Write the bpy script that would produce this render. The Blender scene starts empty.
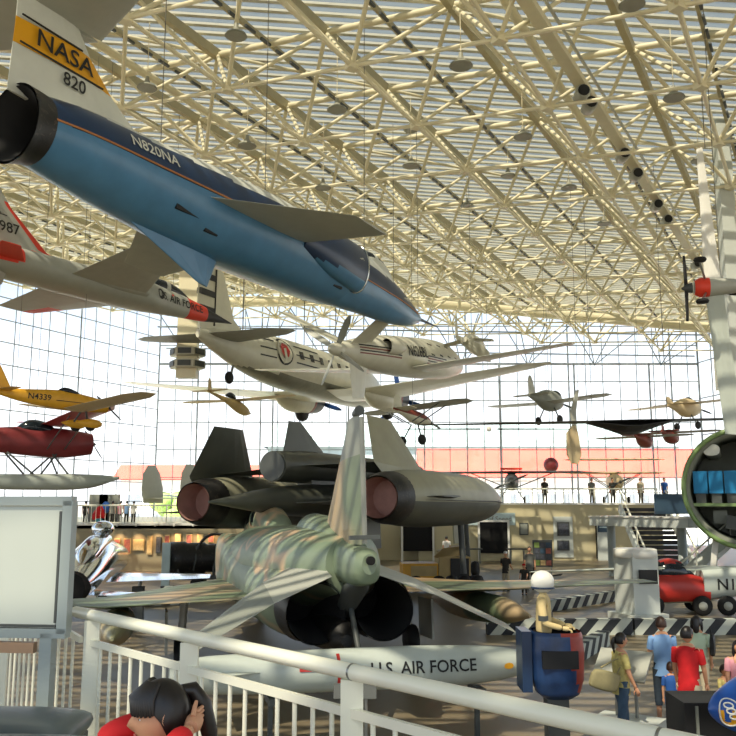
import bpy, bmesh, math, random
import numpy as np
from mathutils import Vector, Matrix, Euler
random.seed(7)
SC = bpy.context.scene
COL = SC.collection
# ---------------- camera, world, sun, exposure ----------------
EYE = 3.7
FP = 850.0
PITCH = math.atan(132 / 850)
cd = bpy.data.cameras.new('camera'); cam = bpy.data.objects.new('camera', cd); COL.objects.link(cam)
cam.location = (0, 0, EYE); cam.rotation_euler = (math.pi/2 + PITCH, 0, 0)
cd.sensor_width = 36; cd.lens = 36*FP/736; cd.clip_end = 600; cd.clip_start = .05
SC.camera = cam
w = bpy.data.worlds.new('sky'); SC.world = w; w.use_nodes = True
nt = w.node_tree; nt.nodes.clear()
tc = nt.nodes.new('ShaderNodeTexCoord'); sp = nt.nodes.new('ShaderNodeSeparateXYZ'); rp = nt.nodes.new('ShaderNodeValToRGB')
bg = nt.nodes.new('ShaderNodeBackground'); wo = nt.nodes.new('ShaderNodeOutputWorld')
mr = nt.nodes.new('ShaderNodeMapRange'); mr.inputs[1].default_value = -1; mr.inputs[2].default_value = 1
nt.links.new(tc.outputs['Generated'], sp.inputs[0]); nt.links.new(sp.outputs[2], mr.inputs[0]); nt.links.new(mr.outputs[0], rp.inputs[0])
nt.links.new(rp.outputs[0], bg.inputs[0]); nt.links.new(bg.outputs[0], wo.inputs[0])
cr = rp.color_ramp; cr.elements[0].position = 0.0; cr.elements[0].color = (.62, .55, .43, 1)
cr.elements[1].position = 1.0; cr.elements[1].color = (.32, .47, .68, 1)
for p_, c_ in ((.49, (.75, .69, .56, 1)), (.5, (1, 1, 1, 1)), (.56, (.93, .97, 1, 1)), (.62, (.5, .64, .82, 1))):
    e = cr.elements.new(p_); e.color = c_
bg.inputs[1].default_value = 1.3
sd = bpy.data.lights.new('sun', 'SUN'); sun = bpy.data.objects.new('sun', sd); COL.objects.link(sun)
sd.energy = 13.5; sd.angle = math.radians(.5); sd.color = (1, .93, .78)
sun.rotation_euler = Vector((.42, .62, -1.0)).to_track_quat('-Z', 'Y').to_euler()
vs = SC.view_settings
SC.display_settings.display_device = 'sRGB'
vs.view_transform = 'Standard'; vs.look = 'None'; vs.gamma = 1; vs.use_curve_mapping = False; vs.exposure = 0.45
cy = SC.cycles
cy.use_denoising = True; cy.max_bounces = 7; cy.diffuse_bounces = 4; cy.transparent_max_bounces = 12; cy.caustics_reflective = False; cy.caustics_refractive = False
cy.sample_clamp_indirect = 6

CF = Vector((0, math.cos(PITCH), math.sin(PITCH))); CU = Vector((0, -math.sin(PITCH), math.cos(PITCH)))
def at(x, y, Y):
    r = CF + Vector((1, 0, 0))*((x-368)/FP) + CU*((368-y)/FP)
    return Vector((0, 0, EYE)) + r*(Y/r.y)
AX = Vector((.468, .884, 0)); PX = Vector((.884, -.468, 0))
def roofz(X, Y): return 17.5 - .08*(X*PX.x + Y*PX.y)

# ---------------- materials ----------------
M = {}
def mat(name, col, rough=.5, metal=0, var=.06, scale=3.0, spec=.5, emit=None, bump=0):
    m = bpy.data.materials.new(name); m.use_nodes = True; M[name] = m
    n = m.node_tree.nodes; l = m.node_tree.links; b = n['Principled BSDF']
    b.inputs['Roughness'].default_value = rough; b.inputs['Metallic'].default_value = metal
    b.inputs['Specular IOR Level'].default_value = spec
    t = n.new('ShaderNodeTexCoord'); z = n.new('ShaderNodeTexNoise'); z.inputs['Scale'].default_value = scale; z.inputs['Detail'].default_value = 4
    l.new(t.outputs['Object'], z.inputs[0])
    r = n.new('ShaderNodeValToRGB'); c = Vector(col)
    r.color_ramp.elements[0].position = .3; r.color_ramp.elements[1].position = .7
    r.color_ramp.elements[0].color = (*[max(0, v*(1-var)) for v in c], 1); r.color_ramp.elements[1].color = (*[min(1, v*(1+var)) for v in c], 1)
    l.new(z.outputs[0], r.inputs[0]); l.new(r.outputs[0], b.inputs['Base Color'])
    if emit: b.inputs['Emission Color'].default_value = (*emit[:3], 1); b.inputs['Emission Strength'].default_value = emit[3]
    if bump:
        bm_ = n.new('ShaderNodeBump'); bm_.inputs['Strength'].default_value = bump; l.new(z.outputs[0], bm_.inputs['Height']); l.new(bm_.outputs[0], b.inputs['Normal'])
    return m
def S(r, g, b_):  # 0-255 sRGB to linear
    return tuple(((v/255)/12.92 if v/255 <= .04045 else ((v/255+.055)/1.055)**2.4) for v in (r, g, b_))
mat('truss_cream', S(228, 220, 188), .5, var=.03)
mat('truss_dark', S(184, 174, 138), .6, var=.05)
mat('slat', S(212, 212, 200), .6, var=.04)
mat('white_paint', S(225, 224, 215), .4, var=.03)
mat('rail_cream', S(226, 226, 208), .32, var=.02)
mat('panel_white', S(192, 198, 188), .5, var=.02)
mat('board_frame', S(150, 160, 158), .4, var=.04)
mat('wood', S(176, 140, 108), .5, var=.1)
mat('vinyl', S(74, 86, 90), .35, var=.08)
mat('blue_belly', S(74, 124, 162), .3, var=.10, scale=2.2)
mat('navy', S(26, 50, 82), .3, var=.12, scale=2.5)
mat('fuse_white', S(205, 208, 198), .4, var=.05)
mat('orange_line', S(170, 110, 60), .5)
mat('nasa_yellow', S(222, 160, 22), .45, var=.06)
mat('black', S(14, 14, 15), .55, var=.2)
mat('soot_shade', S(9, 9, 9), .9, var=.3)  # soot in the nozzles; elsewhere the shade of openings painted black
mat('letter_black', S(22, 24, 22), .6)
mat('letter_white', S(214, 216, 204), .6)
mat('light_grey', S(168, 170, 160), .45, var=.05)
mat('mid_grey', S(136, 140, 130), .5, var=.07)
mat('dark_grey', S(70, 74, 72), .5, var=.1)
mat('arctic_red', S(226, 62, 38), .5, var=.05)
mat('aluminium', S(190, 194, 190), .22, 1.0, var=.06)
mat('chrome', S(225, 230, 235), .12, 1.0, var=.03, scale=5, bump=.15)
mat('dull_metal', S(140, 140, 128), .42, .7, var=.10)
mat('steel', S(150, 152, 148), .35, .9)
mat('titanium', S(80, 82, 72), .42, .25, var=.18, scale=1.2)
mat('titanium_lit', S(150, 148, 124), .45, .15, var=.10, scale=1.6)  # same titanium painted paler where light falls on it
mat('pink_ceramic', S(158, 118, 108), .7, var=.12)
mat('yellow_wood', S(216, 160, 40), .45, var=.07)
mat('wing_cream', S(206, 186, 146), .5, var=.05)
mat('red_paint', S(176, 44, 36), .4, var=.08)
mat('dark_red', S(120, 40, 42), .45, var=.1)
mat('float_grey', S(176, 184, 174), .4, var=.05)
mat('prop_blue', S(28, 66, 130), .35)
mat('stripe_maroon', S(128, 62, 52), .5)
mat('dc_white', S(206, 204, 184), .35, var=.05)
mat('glass_dark', S(20, 30, 38), .12, 0, var=.1)
mat('tyre', S(20, 20, 20), .8)
mat('wall_beige', S(196, 186, 150), .7, var=.04, scale=.6)
mat('wall_tan', S(150, 140, 112), .7, var=.04, scale=.6)
mat('floor_mat', S(118, 122, 120), .7, var=.06)
mat('kiosk', S(196, 202, 196), .5, var=.03)
mat('tractor_yellow', S(214, 158, 40), .5, var=.07)
mat('tan_metal', S(176, 152, 96), .5, var=.08)
mat('missile_white', S(182, 190, 182), .35, var=.05)
mat('skin', S(206, 152, 118), .55, var=.04)
mat('hair', S(24, 18, 16), .4, var=.3, scale=30)
mat('hair_brown', S(60, 38, 28), .45, var=.3, scale=30)
mat('eye_white', S(230, 228, 222), .3); mat('iris', S(30, 20, 15), .2); mat('lips', S(170, 90, 84), .5)
mat('cloth_red', S(196, 22, 30), .8, var=.12, scale=8)
mat('cloth_blue', S(120, 158, 204), .8, var=.06, scale=8)
mat('cloth_pale_green', S(186, 206, 178), .8)
mat('cloth_pink', S(216, 150, 164), .8)
mat('cloth_yellow', S(196, 184, 116), .8, var=.25, scale=14)
mat('cloth_white', S(214, 214, 208), .8); mat('cloth_grey', S(112, 114, 108), .8); mat('cloth_dark', S(52, 50, 44), .8, var=.15)
mat('cloth_teal', S(60, 150, 170), .8); mat('cloth_royal', S(36, 86, 160), .8)
mat('denim', S(60, 84, 108), .8, var=.2, scale=9); mat('denim_dark', S(42, 54, 66), .8, var=.15, scale=9)
mat('khaki', S(186, 176, 150), .8, var=.06); mat('flight_suit', S(206, 184, 132), .8, var=.06)
mat('bag_tan', S(150, 142, 104), .7, var=.12, scale=8)
mat('pod_blue', S(30, 56, 96), .35, var=.3, scale=6); mat('pod_red', S(150, 52, 38), .4, var=.25, scale=6)
mat('angel_blue', S(28, 82, 164), .3, var=.05)
mat('seat_blue', S(24, 124, 178), .6, var=.06)
mat('rim_green', S(120, 146, 90), .4); mat('cabin_grey', S(120, 124, 112), .6, var=.08)
mat('spotlit_orange', S(232, 150, 76), .7, emit=(1, .5, .2, .35))  # warm picture light put into the poster as a glow
mat('poster_pink', S(186, 110, 96), .7, var=.35, scale=9); mat('poster_cream', S(214, 186, 130), .7, var=.15, scale=9); mat('poster_dark', S(70, 74, 84), .6, var=.4, scale=10)
mat('sign_blue', S(52, 76, 96), .5); mat('sign_pale', S(186, 206, 206), .5)
mat('outside_ground', S(205, 205, 198), .9); mat('outside_red', S(206, 84, 68), .8, var=.1, scale=.3); mat('outside_white', S(225, 228, 226), .8)
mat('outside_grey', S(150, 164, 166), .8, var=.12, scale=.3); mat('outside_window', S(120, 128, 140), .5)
mat('leaf', S(150, 176, 96), .8, var=.35, scale=2); mat('bark', S(100, 84, 62), .9)
mat('lamp_grey', S(146, 146, 130), .5); mat('bulb', S(230, 230, 215), .5, emit=(1, .95, .85, .6))
mat('cable_steel', S(110, 108, 98), .5, .3)

def nodes(m): return m.node_tree.nodes, m.node_tree.links, m.node_tree.nodes['Principled BSDF']
def bands(name, cols, scale, rough=.5, stretch=(1, 1, 1), dist=2.0):
    m = mat(name, cols[0], rough); n, l, b = nodes(m)
    t = n.new('ShaderNodeTexCoord'); mp = n.new('ShaderNodeMapping'); mp.inputs['Scale'].default_value = stretch
    z = n.new('ShaderNodeTexNoise'); z.inputs['Scale'].default_value = scale; z.inputs['Detail'].default_value = 1.5; z.inputs['Distortion'].default_value = dist
    r = n.new('ShaderNodeValToRGB'); r.color_ramp.interpolation = 'EASE'
    k = len(cols)
    r.color_ramp.elements[0].position = .30; r.color_ramp.elements[0].color = (*cols[0], 1)
    r.color_ramp.elements[1].position = .70; r.color_ramp.elements[1].color = (*cols[-1], 1)
    for i in range(1, k-1):
        e = r.color_ramp.elements.new(.30+.40*i/(k-1)); e.color = (*cols[i], 1)
    l.new(t.outputs['Object'], mp.inputs[0]); l.new(mp.outputs[0], z.inputs[0]); l.new(z.outputs[0], r.inputs[0]); l.new(r.outputs[0], b.inputs['Base Color'])
    return m
bands('camo', [S(92, 106, 84), S(122, 136, 112), S(112, 128, 106), S(184, 158, 126), S(132, 142, 118)], .5, .42, (.8, 1.6, 1.6), 1.2)
bands('camo_wing', [S(82, 96, 72), S(112, 126, 98), S(170, 150, 118), S(186, 158, 120), S(160, 140, 104)], .35, .45, (1, .7, 1), 1.0)
bands('engine_black', [S(8, 8, 8), S(26, 24, 22), S(14, 14, 14), S(52, 46, 40)], 5, .45)
def stripes(name, c1, c2, w_, axis='X', rough=.5, diag=.0):
    m = mat(name, c1, rough); n, l, b = nodes(m)
    t = n.new('ShaderNodeTexCoord'); s = n.new('ShaderNodeSeparateXYZ'); l.new(t.outputs['Object'], s.inputs[0])
    a = n.new('ShaderNodeMath'); a.operation = 'MULTIPLY_ADD'; a.inputs[1].default_value = diag
    l.new(s.outputs[2], a.inputs[0]); l.new(s.outputs[axis], a.inputs[2])
    d = n.new('ShaderNodeMath'); d.operation = 'DIVIDE'; d.inputs[1].default_value = w_; l.new(a.outputs[0], d.inputs[0])
    f = n.new('ShaderNodeMath'); f.operation = 'FRACT'; l.new(d.outputs[0], f.inputs[0])
    g = n.new('ShaderNodeMath'); g.operation = 'GREATER_THAN'; g.inputs[1].default_value = .5; l.new(f.outputs[0], g.inputs[0])
    mx = n.new('ShaderNodeMix'); mx.data_type = 'RGBA'; mx.inputs[6].default_value = (*c1, 1); mx.inputs[7].default_value = (*c2, 1)
    l.new(g.outputs[0], mx.inputs[0]); l.new(mx.outputs[2], b.inputs['Base Color'])
    return m
stripes('hazard', S(34, 38, 44), S(190, 196, 186), .62, 'X', .6, -.9)
# see-through glazing
def glassy(name, tint, opac, rough=.05):
    m = bpy.data.materials.new(name); m.use_nodes = True; M[name] = m; n = m.node_tree.nodes; l = m.node_tree.links; n.clear()
    o = n.new('ShaderNodeOutputMaterial'); mx = n.new('ShaderNodeMixShader'); t = n.new('ShaderNodeBsdfTransparent'); g = n.new('ShaderNodeBsdfGlossy')
    t.inputs[0].default_value = (*tint, 1); g.inputs['Roughness'].default_value = rough; mx.inputs[0].default_value = opac
    l.new(t.outputs[0], mx.inputs[1]); l.new(g.outputs[0], mx.inputs[2]); l.new(mx.outputs[0], o.inputs[0])
glassy('pane_glass', (.97, .985, 1), .05)
m = bpy.data.materials.new('roof_glazing'); m.use_nodes = True; M['roof_glazing'] = m; n = m.node_tree.nodes; l = m.node_tree.links; n.clear()
o = n.new('ShaderNodeOutputMaterial'); mx = n.new('ShaderNodeMixShader'); t = n.new('ShaderNodeBsdfTransparent'); g = n.new('ShaderNodeBsdfDiffuse')
tcn = n.new('ShaderNodeTexCoord'); mp = n.new('ShaderNodeMapping'); mp.inputs['Scale'].default_value = (.12, 1.6, 1); nz = n.new('ShaderNodeTexNoise'); nz.inputs['Scale'].default_value = 1.0; nz.inputs['Detail'].default_value = 3
rr = n.new('ShaderNodeValToRGB'); rr.color_ramp.elements[0].color = (*S(134, 142, 144), 1); rr.color_ramp.elements[1].color = (*S(172, 174, 168), 1)
l.new(tcn.outputs['Object'], mp.inputs[0]); l.new(mp.outputs[0], nz.inputs[0]); l.new(nz.outputs[0], rr.inputs[0]); l.new(rr.outputs[0], g.inputs[0])
t.inputs[0].default_value = (.97, .94, .88, 1); mx.inputs[0].default_value = .76
l.new(t.outputs[0], mx.inputs[1]); l.new(g.outputs[0], mx.inputs[2]); l.new(mx.outputs[0], o.inputs[0])
# floor
m = mat('floor_stone', S(126, 114, 92), .4, var=.05, scale=.5); n, l, b = nodes(m)

# ---------------- mesh builder ----------------
def crom(P, sub):
    P = [np.array(p, float) for p in P]; out = []
    for i in range(len(P)-1):
        p0 = P[max(i-1, 0)]; p1 = P[i]; p2 = P[i+1]; p3 = P[min(i+2, len(P)-1)]
        h = p2[0]-p1[0]
        m1 = (p2-p0)/((p2[0]-p0[0]) or 1)*h; m2 = (p3-p1)/((p3[0]-p1[0]) or 1)*h
        for k in range(sub):
            t = k/sub
            out.append((2*t**3-3*t**2+1)*p1+(t**3-2*t**2+t)*m1+(-2*t**3+3*t**2)*p2+(t**3-t**2)*m2)
    out.append(P[-1]); return out
class MB:
    def __init__(s): s.v = []; s.f = []; s.m = []; s.s = []
    def add(s, vs, fs, mt, smooth=False):
        o = len(s.v); s.v += [tuple(v) for v in vs]
        for i, f in enumerate(fs): s.f.append([o+k for k in f]); s.m.append(mt if isinstance(mt, str) else mt[i]); s.s.append(smooth)
        return s
    def grid(s, rings, mt, closed=True, caps=(True, True), matf=None, smooth=True, capmat=None):
        n = len(rings[0]); vs = [p for r in rings for p in r]; fs = []; ms = []
        for i in range(len(rings)-1):
            for k in range(n if closed else n-1):
                k2 = (k+1) % n
                f = [i*n+k, i*n+k2, (i+1)*n+k2, (i+1)*n+k]; fs.append(f)
                if matf:
                    c = sum((Vector(vs[j]) for j in f), Vector())/4; ms.append(matf(c) or mt)
                else: ms.append(mt)
        s.add(vs, fs, ms, smooth)
        for ci, r in ((0, rings[0]), (1, rings[-1])):
            if caps[ci]: s.add(r, [list(range(n))[::-1] if ci == 0 else list(range(n))], capmat or mt)
        return s
    def loft(s, secs, mt, n=28, sub=5, matf=None, caps=(True, True), smooth=True, capmat=None):
        # (x, cy, cz, ry, rz, expo)
        rings = []
        for q in crom(secs, sub):
            x, cy_, cz, ry, rz, e = q; ring = []
            for k in range(n):
                a = 2*math.pi*k/n; c = math.cos(a); sn = math.sin(a)
                ring.append((x, cy_+max(ry, .002)*math.copysign(abs(c)**(2/e), c), cz+max(rz, .002)*math.copysign(abs(sn)**(2/e), sn)))
            rings.append(ring)
        return s.grid(rings, mt, matf=matf, caps=caps, smooth=smooth, capmat=capmat)
    def wing(s, st, mt, up=(0, 0, 1), sub=1, matf=None, prof=None):
        # st: (LE, TE, thickness)
        up = Vector(up); prof = prof or [(0, 0), (.03, .35), (.15, .8), (.35, 1), (.65, .7), (1, .06)]
        rings = []
        for i in range(len(st)-1):
            for k in range(sub + (1 if i == len(st)-2 else 0)):
                t = k/sub; L = Vector(st[i][0]).lerp(st[i+1][0], t); T = Vector(st[i][1]).lerp(st[i+1][1], t); th = st[i][2]*(1-t)+st[i+1][2]*t
                r = [L.lerp(T, c)+up*(h*th/2) for c, h in prof]+[L.lerp(T, c)-up*(h*th/2) for c, h in prof[:0:-1]]
                rings.append([tuple(p) for p in r])
        return s.grid(rings, mt, matf=matf, smooth=False)
    def box(s, c, d, mt, rot=None):
        c = Vector(c); R_ = Euler(rot).to_matrix() if rot else Matrix.Identity(3)
        vs = [c+R_@Vector((x*d[0]/2, y*d[1]/2, z*d[2]/2)) for x in (-1, 1) for y in (-1, 1) for z in (-1, 1)]
        return s.add(vs, [(0, 1, 3, 2), (4, 6, 7, 5), (0, 4, 5, 1), (2, 3, 7, 6), (0, 2, 6, 4), (1, 5, 7, 3)], mt)
    def bar(s, a, b, w_, h, mt):
        a = Vector(a); b = Vector(b); d = (b-a).normalized(); sd_ = d.cross(Vector((0, 0, 1)));
        if sd_.length < 1e-3: sd_ = Vector((1, 0, 0))
        sd_.normalize(); u = sd_.cross(d)
        vs = [p+sd_*(x*w_/2)+u*(z*h/2) for p in (a, b) for x, z in ((-1, -1), (1, -1), (1, 1), (-1, 1))]
        return s.add(vs, [(0, 1, 2, 3), (7, 6, 5, 4), (0, 4, 5, 1), (1, 5, 6, 2), (2, 6, 7, 3), (3, 7, 4, 0)], mt)
    def tube(s, pts, r, mt, n=8, smooth=True, caps=True):
        pts = [Vector(p) for p in pts]; rr_ = r if isinstance(r, (list, tuple)) else [r]*len(pts); rings = []
        d0 = (pts[1]-pts[0]).normalized(); a = Vector((0, 0, 1)) if abs(d0.z) < .9 else Vector((1, 0, 0)); sd_ = d0.cross(a).normalized()
        for i, p in enumerate(pts):
            d = (pts[min(i+1, len(pts)-1)]-pts[max(i-1, 0)]).normalized()
            sd_ = (sd_-d*sd_.dot(d)).normalized(); u = d.cross(sd_)
            rings.append([tuple(p+(sd_*math.cos(2*math.pi*k/n)+u*math.sin(2*math.pi*k/n))*rr_[i]) for k in range(n)])
        return s.grid(rings, mt, caps=(caps, caps), smooth=smooth)
    def lathe(s, prof, mt, axis='Z', n=20, o=(0, 0, 0), smooth=True, caps=True, matf=None):
        rings = []; o = Vector(o)
        for r, h in prof:
            ring = []
            for k in range(n):
                a = 2*math.pi*k/n; c, sn = r*math.cos(a), r*math.sin(a)
                ring.append(tuple(o+Vector({'Z': (c, sn, h), 'X': (h, c, sn), 'Y': (sn, h, c)}[axis])))
            rings.append(ring)
        return s.grid(rings, mt, caps=(caps, caps), smooth=smooth, matf=matf)
    def ball(s, c, r, mt, n=16, k=10, matf=None):
        r = r if isinstance(r, (list, tuple)) else (r, r, r); rings = []
        for i in range(k+1):
            t = math.pi*i/k; z = -math.cos(t); q = max(math.sin(t), .003)
            rings.append([(c[0]+r[0]*q*math.cos(2*math.pi*j/n), c[1]+r[1]*q*math.sin(2*math.pi*j/n), c[2]+r[2]*z) for j in range(n)])
        return s.grid(rings, mt, matf=matf)
    def build(s, name, parent=None, loc=None, rot=None, **tags):
        me = bpy.data.meshes.new(name); me.from_pydata(s.v, [], s.f)
        ns = sorted(set(s.m)); ix = {k: i for i, k in enumerate(ns)}
        for k in ns: me.materials.append(M[k])
        me.polygons.foreach_set('material_index', [ix[k] for k in s.m]); me.polygons.foreach_set('use_smooth', s.s)
        me.validate(); me.update()
        o = bpy.data.objects.new(name, me); COL.objects.link(o)
        if parent: o.parent = parent
        if loc is not None: o.location = loc
        if rot is not None: o.rotation_euler = rot
        for k, v in tags.items(): o[k] = v
        return o
def thing(name, label, cat, loc=(0, 0, 0), rot=(0, 0, 0), group=None, scale=None):
    o = bpy.data.objects.new(name, None); COL.objects.link(o); o.location = loc; o.rotation_euler = rot; o.empty_display_size = .2
    o['label'] = label; o['category'] = cat
    if group: o['group'] = group
    if scale: o.scale = (scale,)*3
    return o
def tag(o, label, cat, group=None):
    o['label'] = label; o['category'] = cat
    if group: o['group'] = group
    return o
def kids(o): return [c for c in bpy.data.objects if c.parent == o]
def copy_tree(o, parent=None):
    c = o.copy(); COL.objects.link(c)
    if parent: c.parent = parent
    for ch in kids(o): copy_tree(ch, c)
    return c
D = math.radians
def pose(h, p, r): return (D(r), D(-p), D(h))
def text(txt, size, mt, fn, name, parent, align='CENTER', cuts=1, ext=0, bold=.012):
    cu = bpy.data.curves.new('t', 'FONT'); cu.body = txt; cu.size = size; cu.align_x = align; cu.align_y = 'CENTER'; cu.offset = bold*size; cu.resolution_u = 3
    to = bpy.data.objects.new('t', cu); COL.objects.link(to); bpy.context.view_layer.update()
    me = bpy.data.meshes.new_from_object(to.evaluated_get(bpy.context.evaluated_depsgraph_get()))
    bpy.data.objects.remove(to); bpy.data.curves.remove(cu)
    bm = bmesh.new(); bm.from_mesh(me)
    if cuts: bmesh.ops.subdivide_edges(bm, edges=bm.edges[:], cuts=cuts, use_grid_fill=True)
    for v in bm.verts: v.co = Vector(fn(v.co.x, v.co.y))
    bm.to_mesh(me); bm.free(); me.name = name; me.materials.clear(); me.materials.append(M[mt])
    o = bpy.data.objects.new(name, me); COL.objects.link(o); o.parent = parent
    return o
def blade(mb, dirv, o, r0, r1, w_, th, m_, tw=.35):
    # propeller blade in the y-z plane about o, chord mostly tangential
    dy, dz = dirv; o = Vector(o); T_ = Vector((tw, -dz, dy)).normalized(); N_ = Vector((1, tw*dz, -tw*dy)).normalized(); st = []
    for q, ww in ((r0, .5), (r0+(r1-r0)*.35, 1), (r0+(r1-r0)*.8, .9), (r1, .35)):
        c = o+Vector((0, dy, dz))*q; st.append((c+T_*w_*ww/2, c-T_*w_*ww/2, th*(.4+.6*ww)))
    return mb.wing(st, m_, up=N_)
def sidefn(secs, x0, z0, side=-1, dirx=1, off=.02, slope=0):
    S_ = [np.array(q) for q in crom(secs, 8)]
    def fn(u, v):
        x = x0+dirx*u; z = z0+v+slope*u; xs = [q[0] for q in S_]
        x_, cy_, cz, ry, rz, e = [np.interp(x, xs, [q[i] for q in S_]) for i in range(6)]
        t = min(abs((z-cz)/rz), .98); y = cy_+side*(ry*(1-t**e)**(1/e)+off)
        return (x, y, z)
    return fn
def cables(root, pts, r=.011):
    # steel hanging cables from local points up to the roof; one part each
    bpy.context.view_layer.update(); mw = root.matrix_world; inv = mw.inverted()
    for p in pts:
        a = mw@Vector(p); b = Vector((a.x, a.y, roofz(a.x, a.y)-.1))
        MB().tube([p, inv@b], r, 'cable_steel', 5).build('hanging_cable', root)

# ---------------- the hall ----------------
def struct(mb, name, parent=None, **k):
    o = mb.build(name, parent, **k)
    if not parent: o['kind'] = 'structure'
    return o
MZ = EYE-1.55            # mezzanine floor we stand on
struct(MB().box((0, 30, -.1), (90, 82, .2), 'floor_stone'), 'floor')
# roof glazing with slats and space frame
gl = MB()
def rp_(a, s, dz=0):
    p = AX*a+PX*s; return Vector((p.x, p.y, 17.5-.08*s+dz))
YF = 70.0
def clipY(p): return p
ceil_v = [(-48, -14), (42, -14), (42, YF), (-21, YF), (-48, 28)]
gl.add([(x, y, roofz(x, y)+.35) for x, y in ceil_v], [(0, 1, 2, 3, 4)], 'roof_glazing')
ceil = struct(gl, 'ceiling')
sl = MB(); y = -13.5
while y < YF:
    x0 = -48 if y < 28 else -48+(y-28)*27/42
    for xa, xb in ((x0, 42),):
        sl.bar((xa, y, roofz(xa, y)+.2), (xb, y, roofz(xb, y)+.2), .16, .08, 'slat')
    y += .56
sl.build('roof_slats', ceil)
H = 2.7; CELL = 4.3
fr = MB(); bars = MB(); top = MB()
na = range(-3, 21); ns_ = range(-15, 10)
def inside(p): 
    xl = -47 if p.y < 28 else -47+(p.y-28)*27/42
    return -13 < p.y < YF-.3 and xl < p.x < 41
def T(i, j): return rp_(i*CELL, j*CELL, -.15)
def B(i, j): return rp_((i+.5)*CELL, (j+.5)*CELL, -H)
nod = MB()
for i in na:
    for j in ns_:
        t = T(i, j); b_ = B(i, j)
        if inside(t):
            if inside(T(i+1, j)): top.bar(t, T(i+1, j), .2, .34, 'truss_dark')
            if inside(T(i, j+1)): top.tube([t, T(i, j+1)], .11, 'truss_cream', 8)
            if inside(T(i+1, j+1)) and (i+j) % 2: fr.tube([t, T(i+1, j+1)], .06, 'truss_cream', 5)
        if inside(b_):
            nod.box(b_, (.3, .3, .22), 'truss_cream', (0, 0, .5))
            for k in ((i, j), (i+1, j), (i, j+1), (i+1, j+1)):
                if inside(T(*k)): fr.tube([b_, T(*k)], .068, 'truss_cream', 6)
            if inside(B(i+1, j)): fr.tube([b_, B(i+1, j)], .068, 'truss_cream', 6)
            if inside(B(i, j+1)): fr.tube([b_, B(i, j+1)], .06, 'truss_cream', 6)
        # mid purlins along A between the chords
        tm = (T(i, j)+T(i, j+1))/2; tn = (T(i+1, j)+T(i+1, j+1))/2
        if inside(tm) and inside(tn):
            bars.bar(tm, tn, .1, .18, 'truss_dark')
            for q in range(5):
                c = tm.lerp(tn, (q+.5)/5); bars.box(c+Vector((.12, 0, -.14)), (.08, .5, .08), 'dark_grey', (0, 0, -.5))
fr.build('space_frame', ceil); top.build('roof_beams', ceil); bars.build('roof_purlins', ceil); nod.build('frame_nodes', ceil)
# heavy primary chords
pm = MB()
for s_ in (-34, -19, -6.5, 6):
    pts = [rp_(a, s_, -1.25) for a in range(-12, 90, 4)]; pts = [p for p in pts if inside(p)]
    pm.tube([pts[0], pts[-1]], .14, 'truss_cream', 8)
pm.build('primary_chords', ceil)
# catwalk duct with spotlights under the roof
a0 = at(522, -6, 19); a1 = at(742, 330, 60)
cw = MB(); cw.bar(a0, a1, .34, .2, 'truss_cream'); 
d_ = (a1-a0)
for e_ in (-.24, .24): cw.tube([a0+Vector((e_, 0, .42)), a1+Vector((e_, 0, .42))], .05, 'light_grey', 6)
t_ = thing('lighting_catwalk', 'long cream lighting catwalk running under the right half of the roof', 'catwalk')
cw.build('walkway', t_)
for k, px in enumerate(((571, 88), (577, 100), (612, 152), (628, 172), (652, 203), (660, 218), (690, 262))):
    f_ = (px[1]+6)/336; Y_ = 1/((1-f_)/19+f_/60); c = a0+d_*((Y_-19)/41)+Vector((0, 0, -.35))
    MB().lathe([(.10, .3), (.2, .22), (.22, -.25), (.19, -.3)], 'light_grey', 'Y', 12, c).build('spotlight', t_)
    MB().lathe([(.17, -.33), (.17, -.30)], 'black', 'Y', 12, c+Vector((0, 0, -.0))).build('lens', t_)
# far glass wall
XL, XR = -17.4, 27.5
def wallframe(mb, P0, P1, z0f, step, zs, r=.055, m='steel_line'):
    P0 = Vector(P0); P1 = Vector(P1); L = (P1-P0).length; n_ = int(L/step)
    for i in range(n_+1):
        p = P0.lerp(P1, i*step/L); mb.bar((p.x, p.y, z0f), (p.x, p.y, roofz(p.x, p.y)+.3), r*(1.8 if i % 6 == 0 else 1.0), r*(1.8 if i % 6 == 0 else 1.0), m)
    for z in zs:
        mb.bar((P0.x, P0.y, z), (P1.x, P1.y, z), r*1.2, r*1.3, m)
mat('steel_line', S(142, 152, 160), .5, .3)
def zy(y_, Y_): return EYE+(500-y_)/850*Y_
far = MB(); wallframe(far, (XL, YF, 0), (XR, YF, 0), 0, 1.42, [zy(v, YF) for v in (493, 478, 450.5, 423, 401, 382)], .06)
far.bar((XL, YF, zy(364, YF)), (XR, YF, zy(364, YF)), .2, .16, 'steel_line')
for v in (345, 325): far.bar((XL, YF, zy(v, YF)), (XR, YF, zy(v, YF)), .08, .08, 'steel_line')
w1 = struct(far, 'window_1')
MB().add([(XL, YF+.1, 0), (XR, YF+.1, 0), (XR, YF+.1, roofz(XR, YF)), (XL, YF+.1, roofz(XL, YF))], [(0, 1, 2, 3)], 'pane_glass').build('pane', w1)
PL = Vector((XL, YF, 0)); PN = PL-Vector((6.8, 14.2, 0)).normalized()*58
lf = MB(); wallframe(lf, PL, PN, 0, 1.5, [1.5*k+.6 for k in range(1, 14)], .05)
w2 = struct(lf, 'window_2')
MB().add([(PL.x-.1, PL.y, 0), (PN.x-.1, PN.y, 0), (PN.x-.1, PN.y, roofz(PN.x, PN.y)), (PL.x-.1, PL.y, roofz(*PL.xy))], [(0, 1, 2, 3)], 'pane_glass').build('pane', w2)
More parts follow.
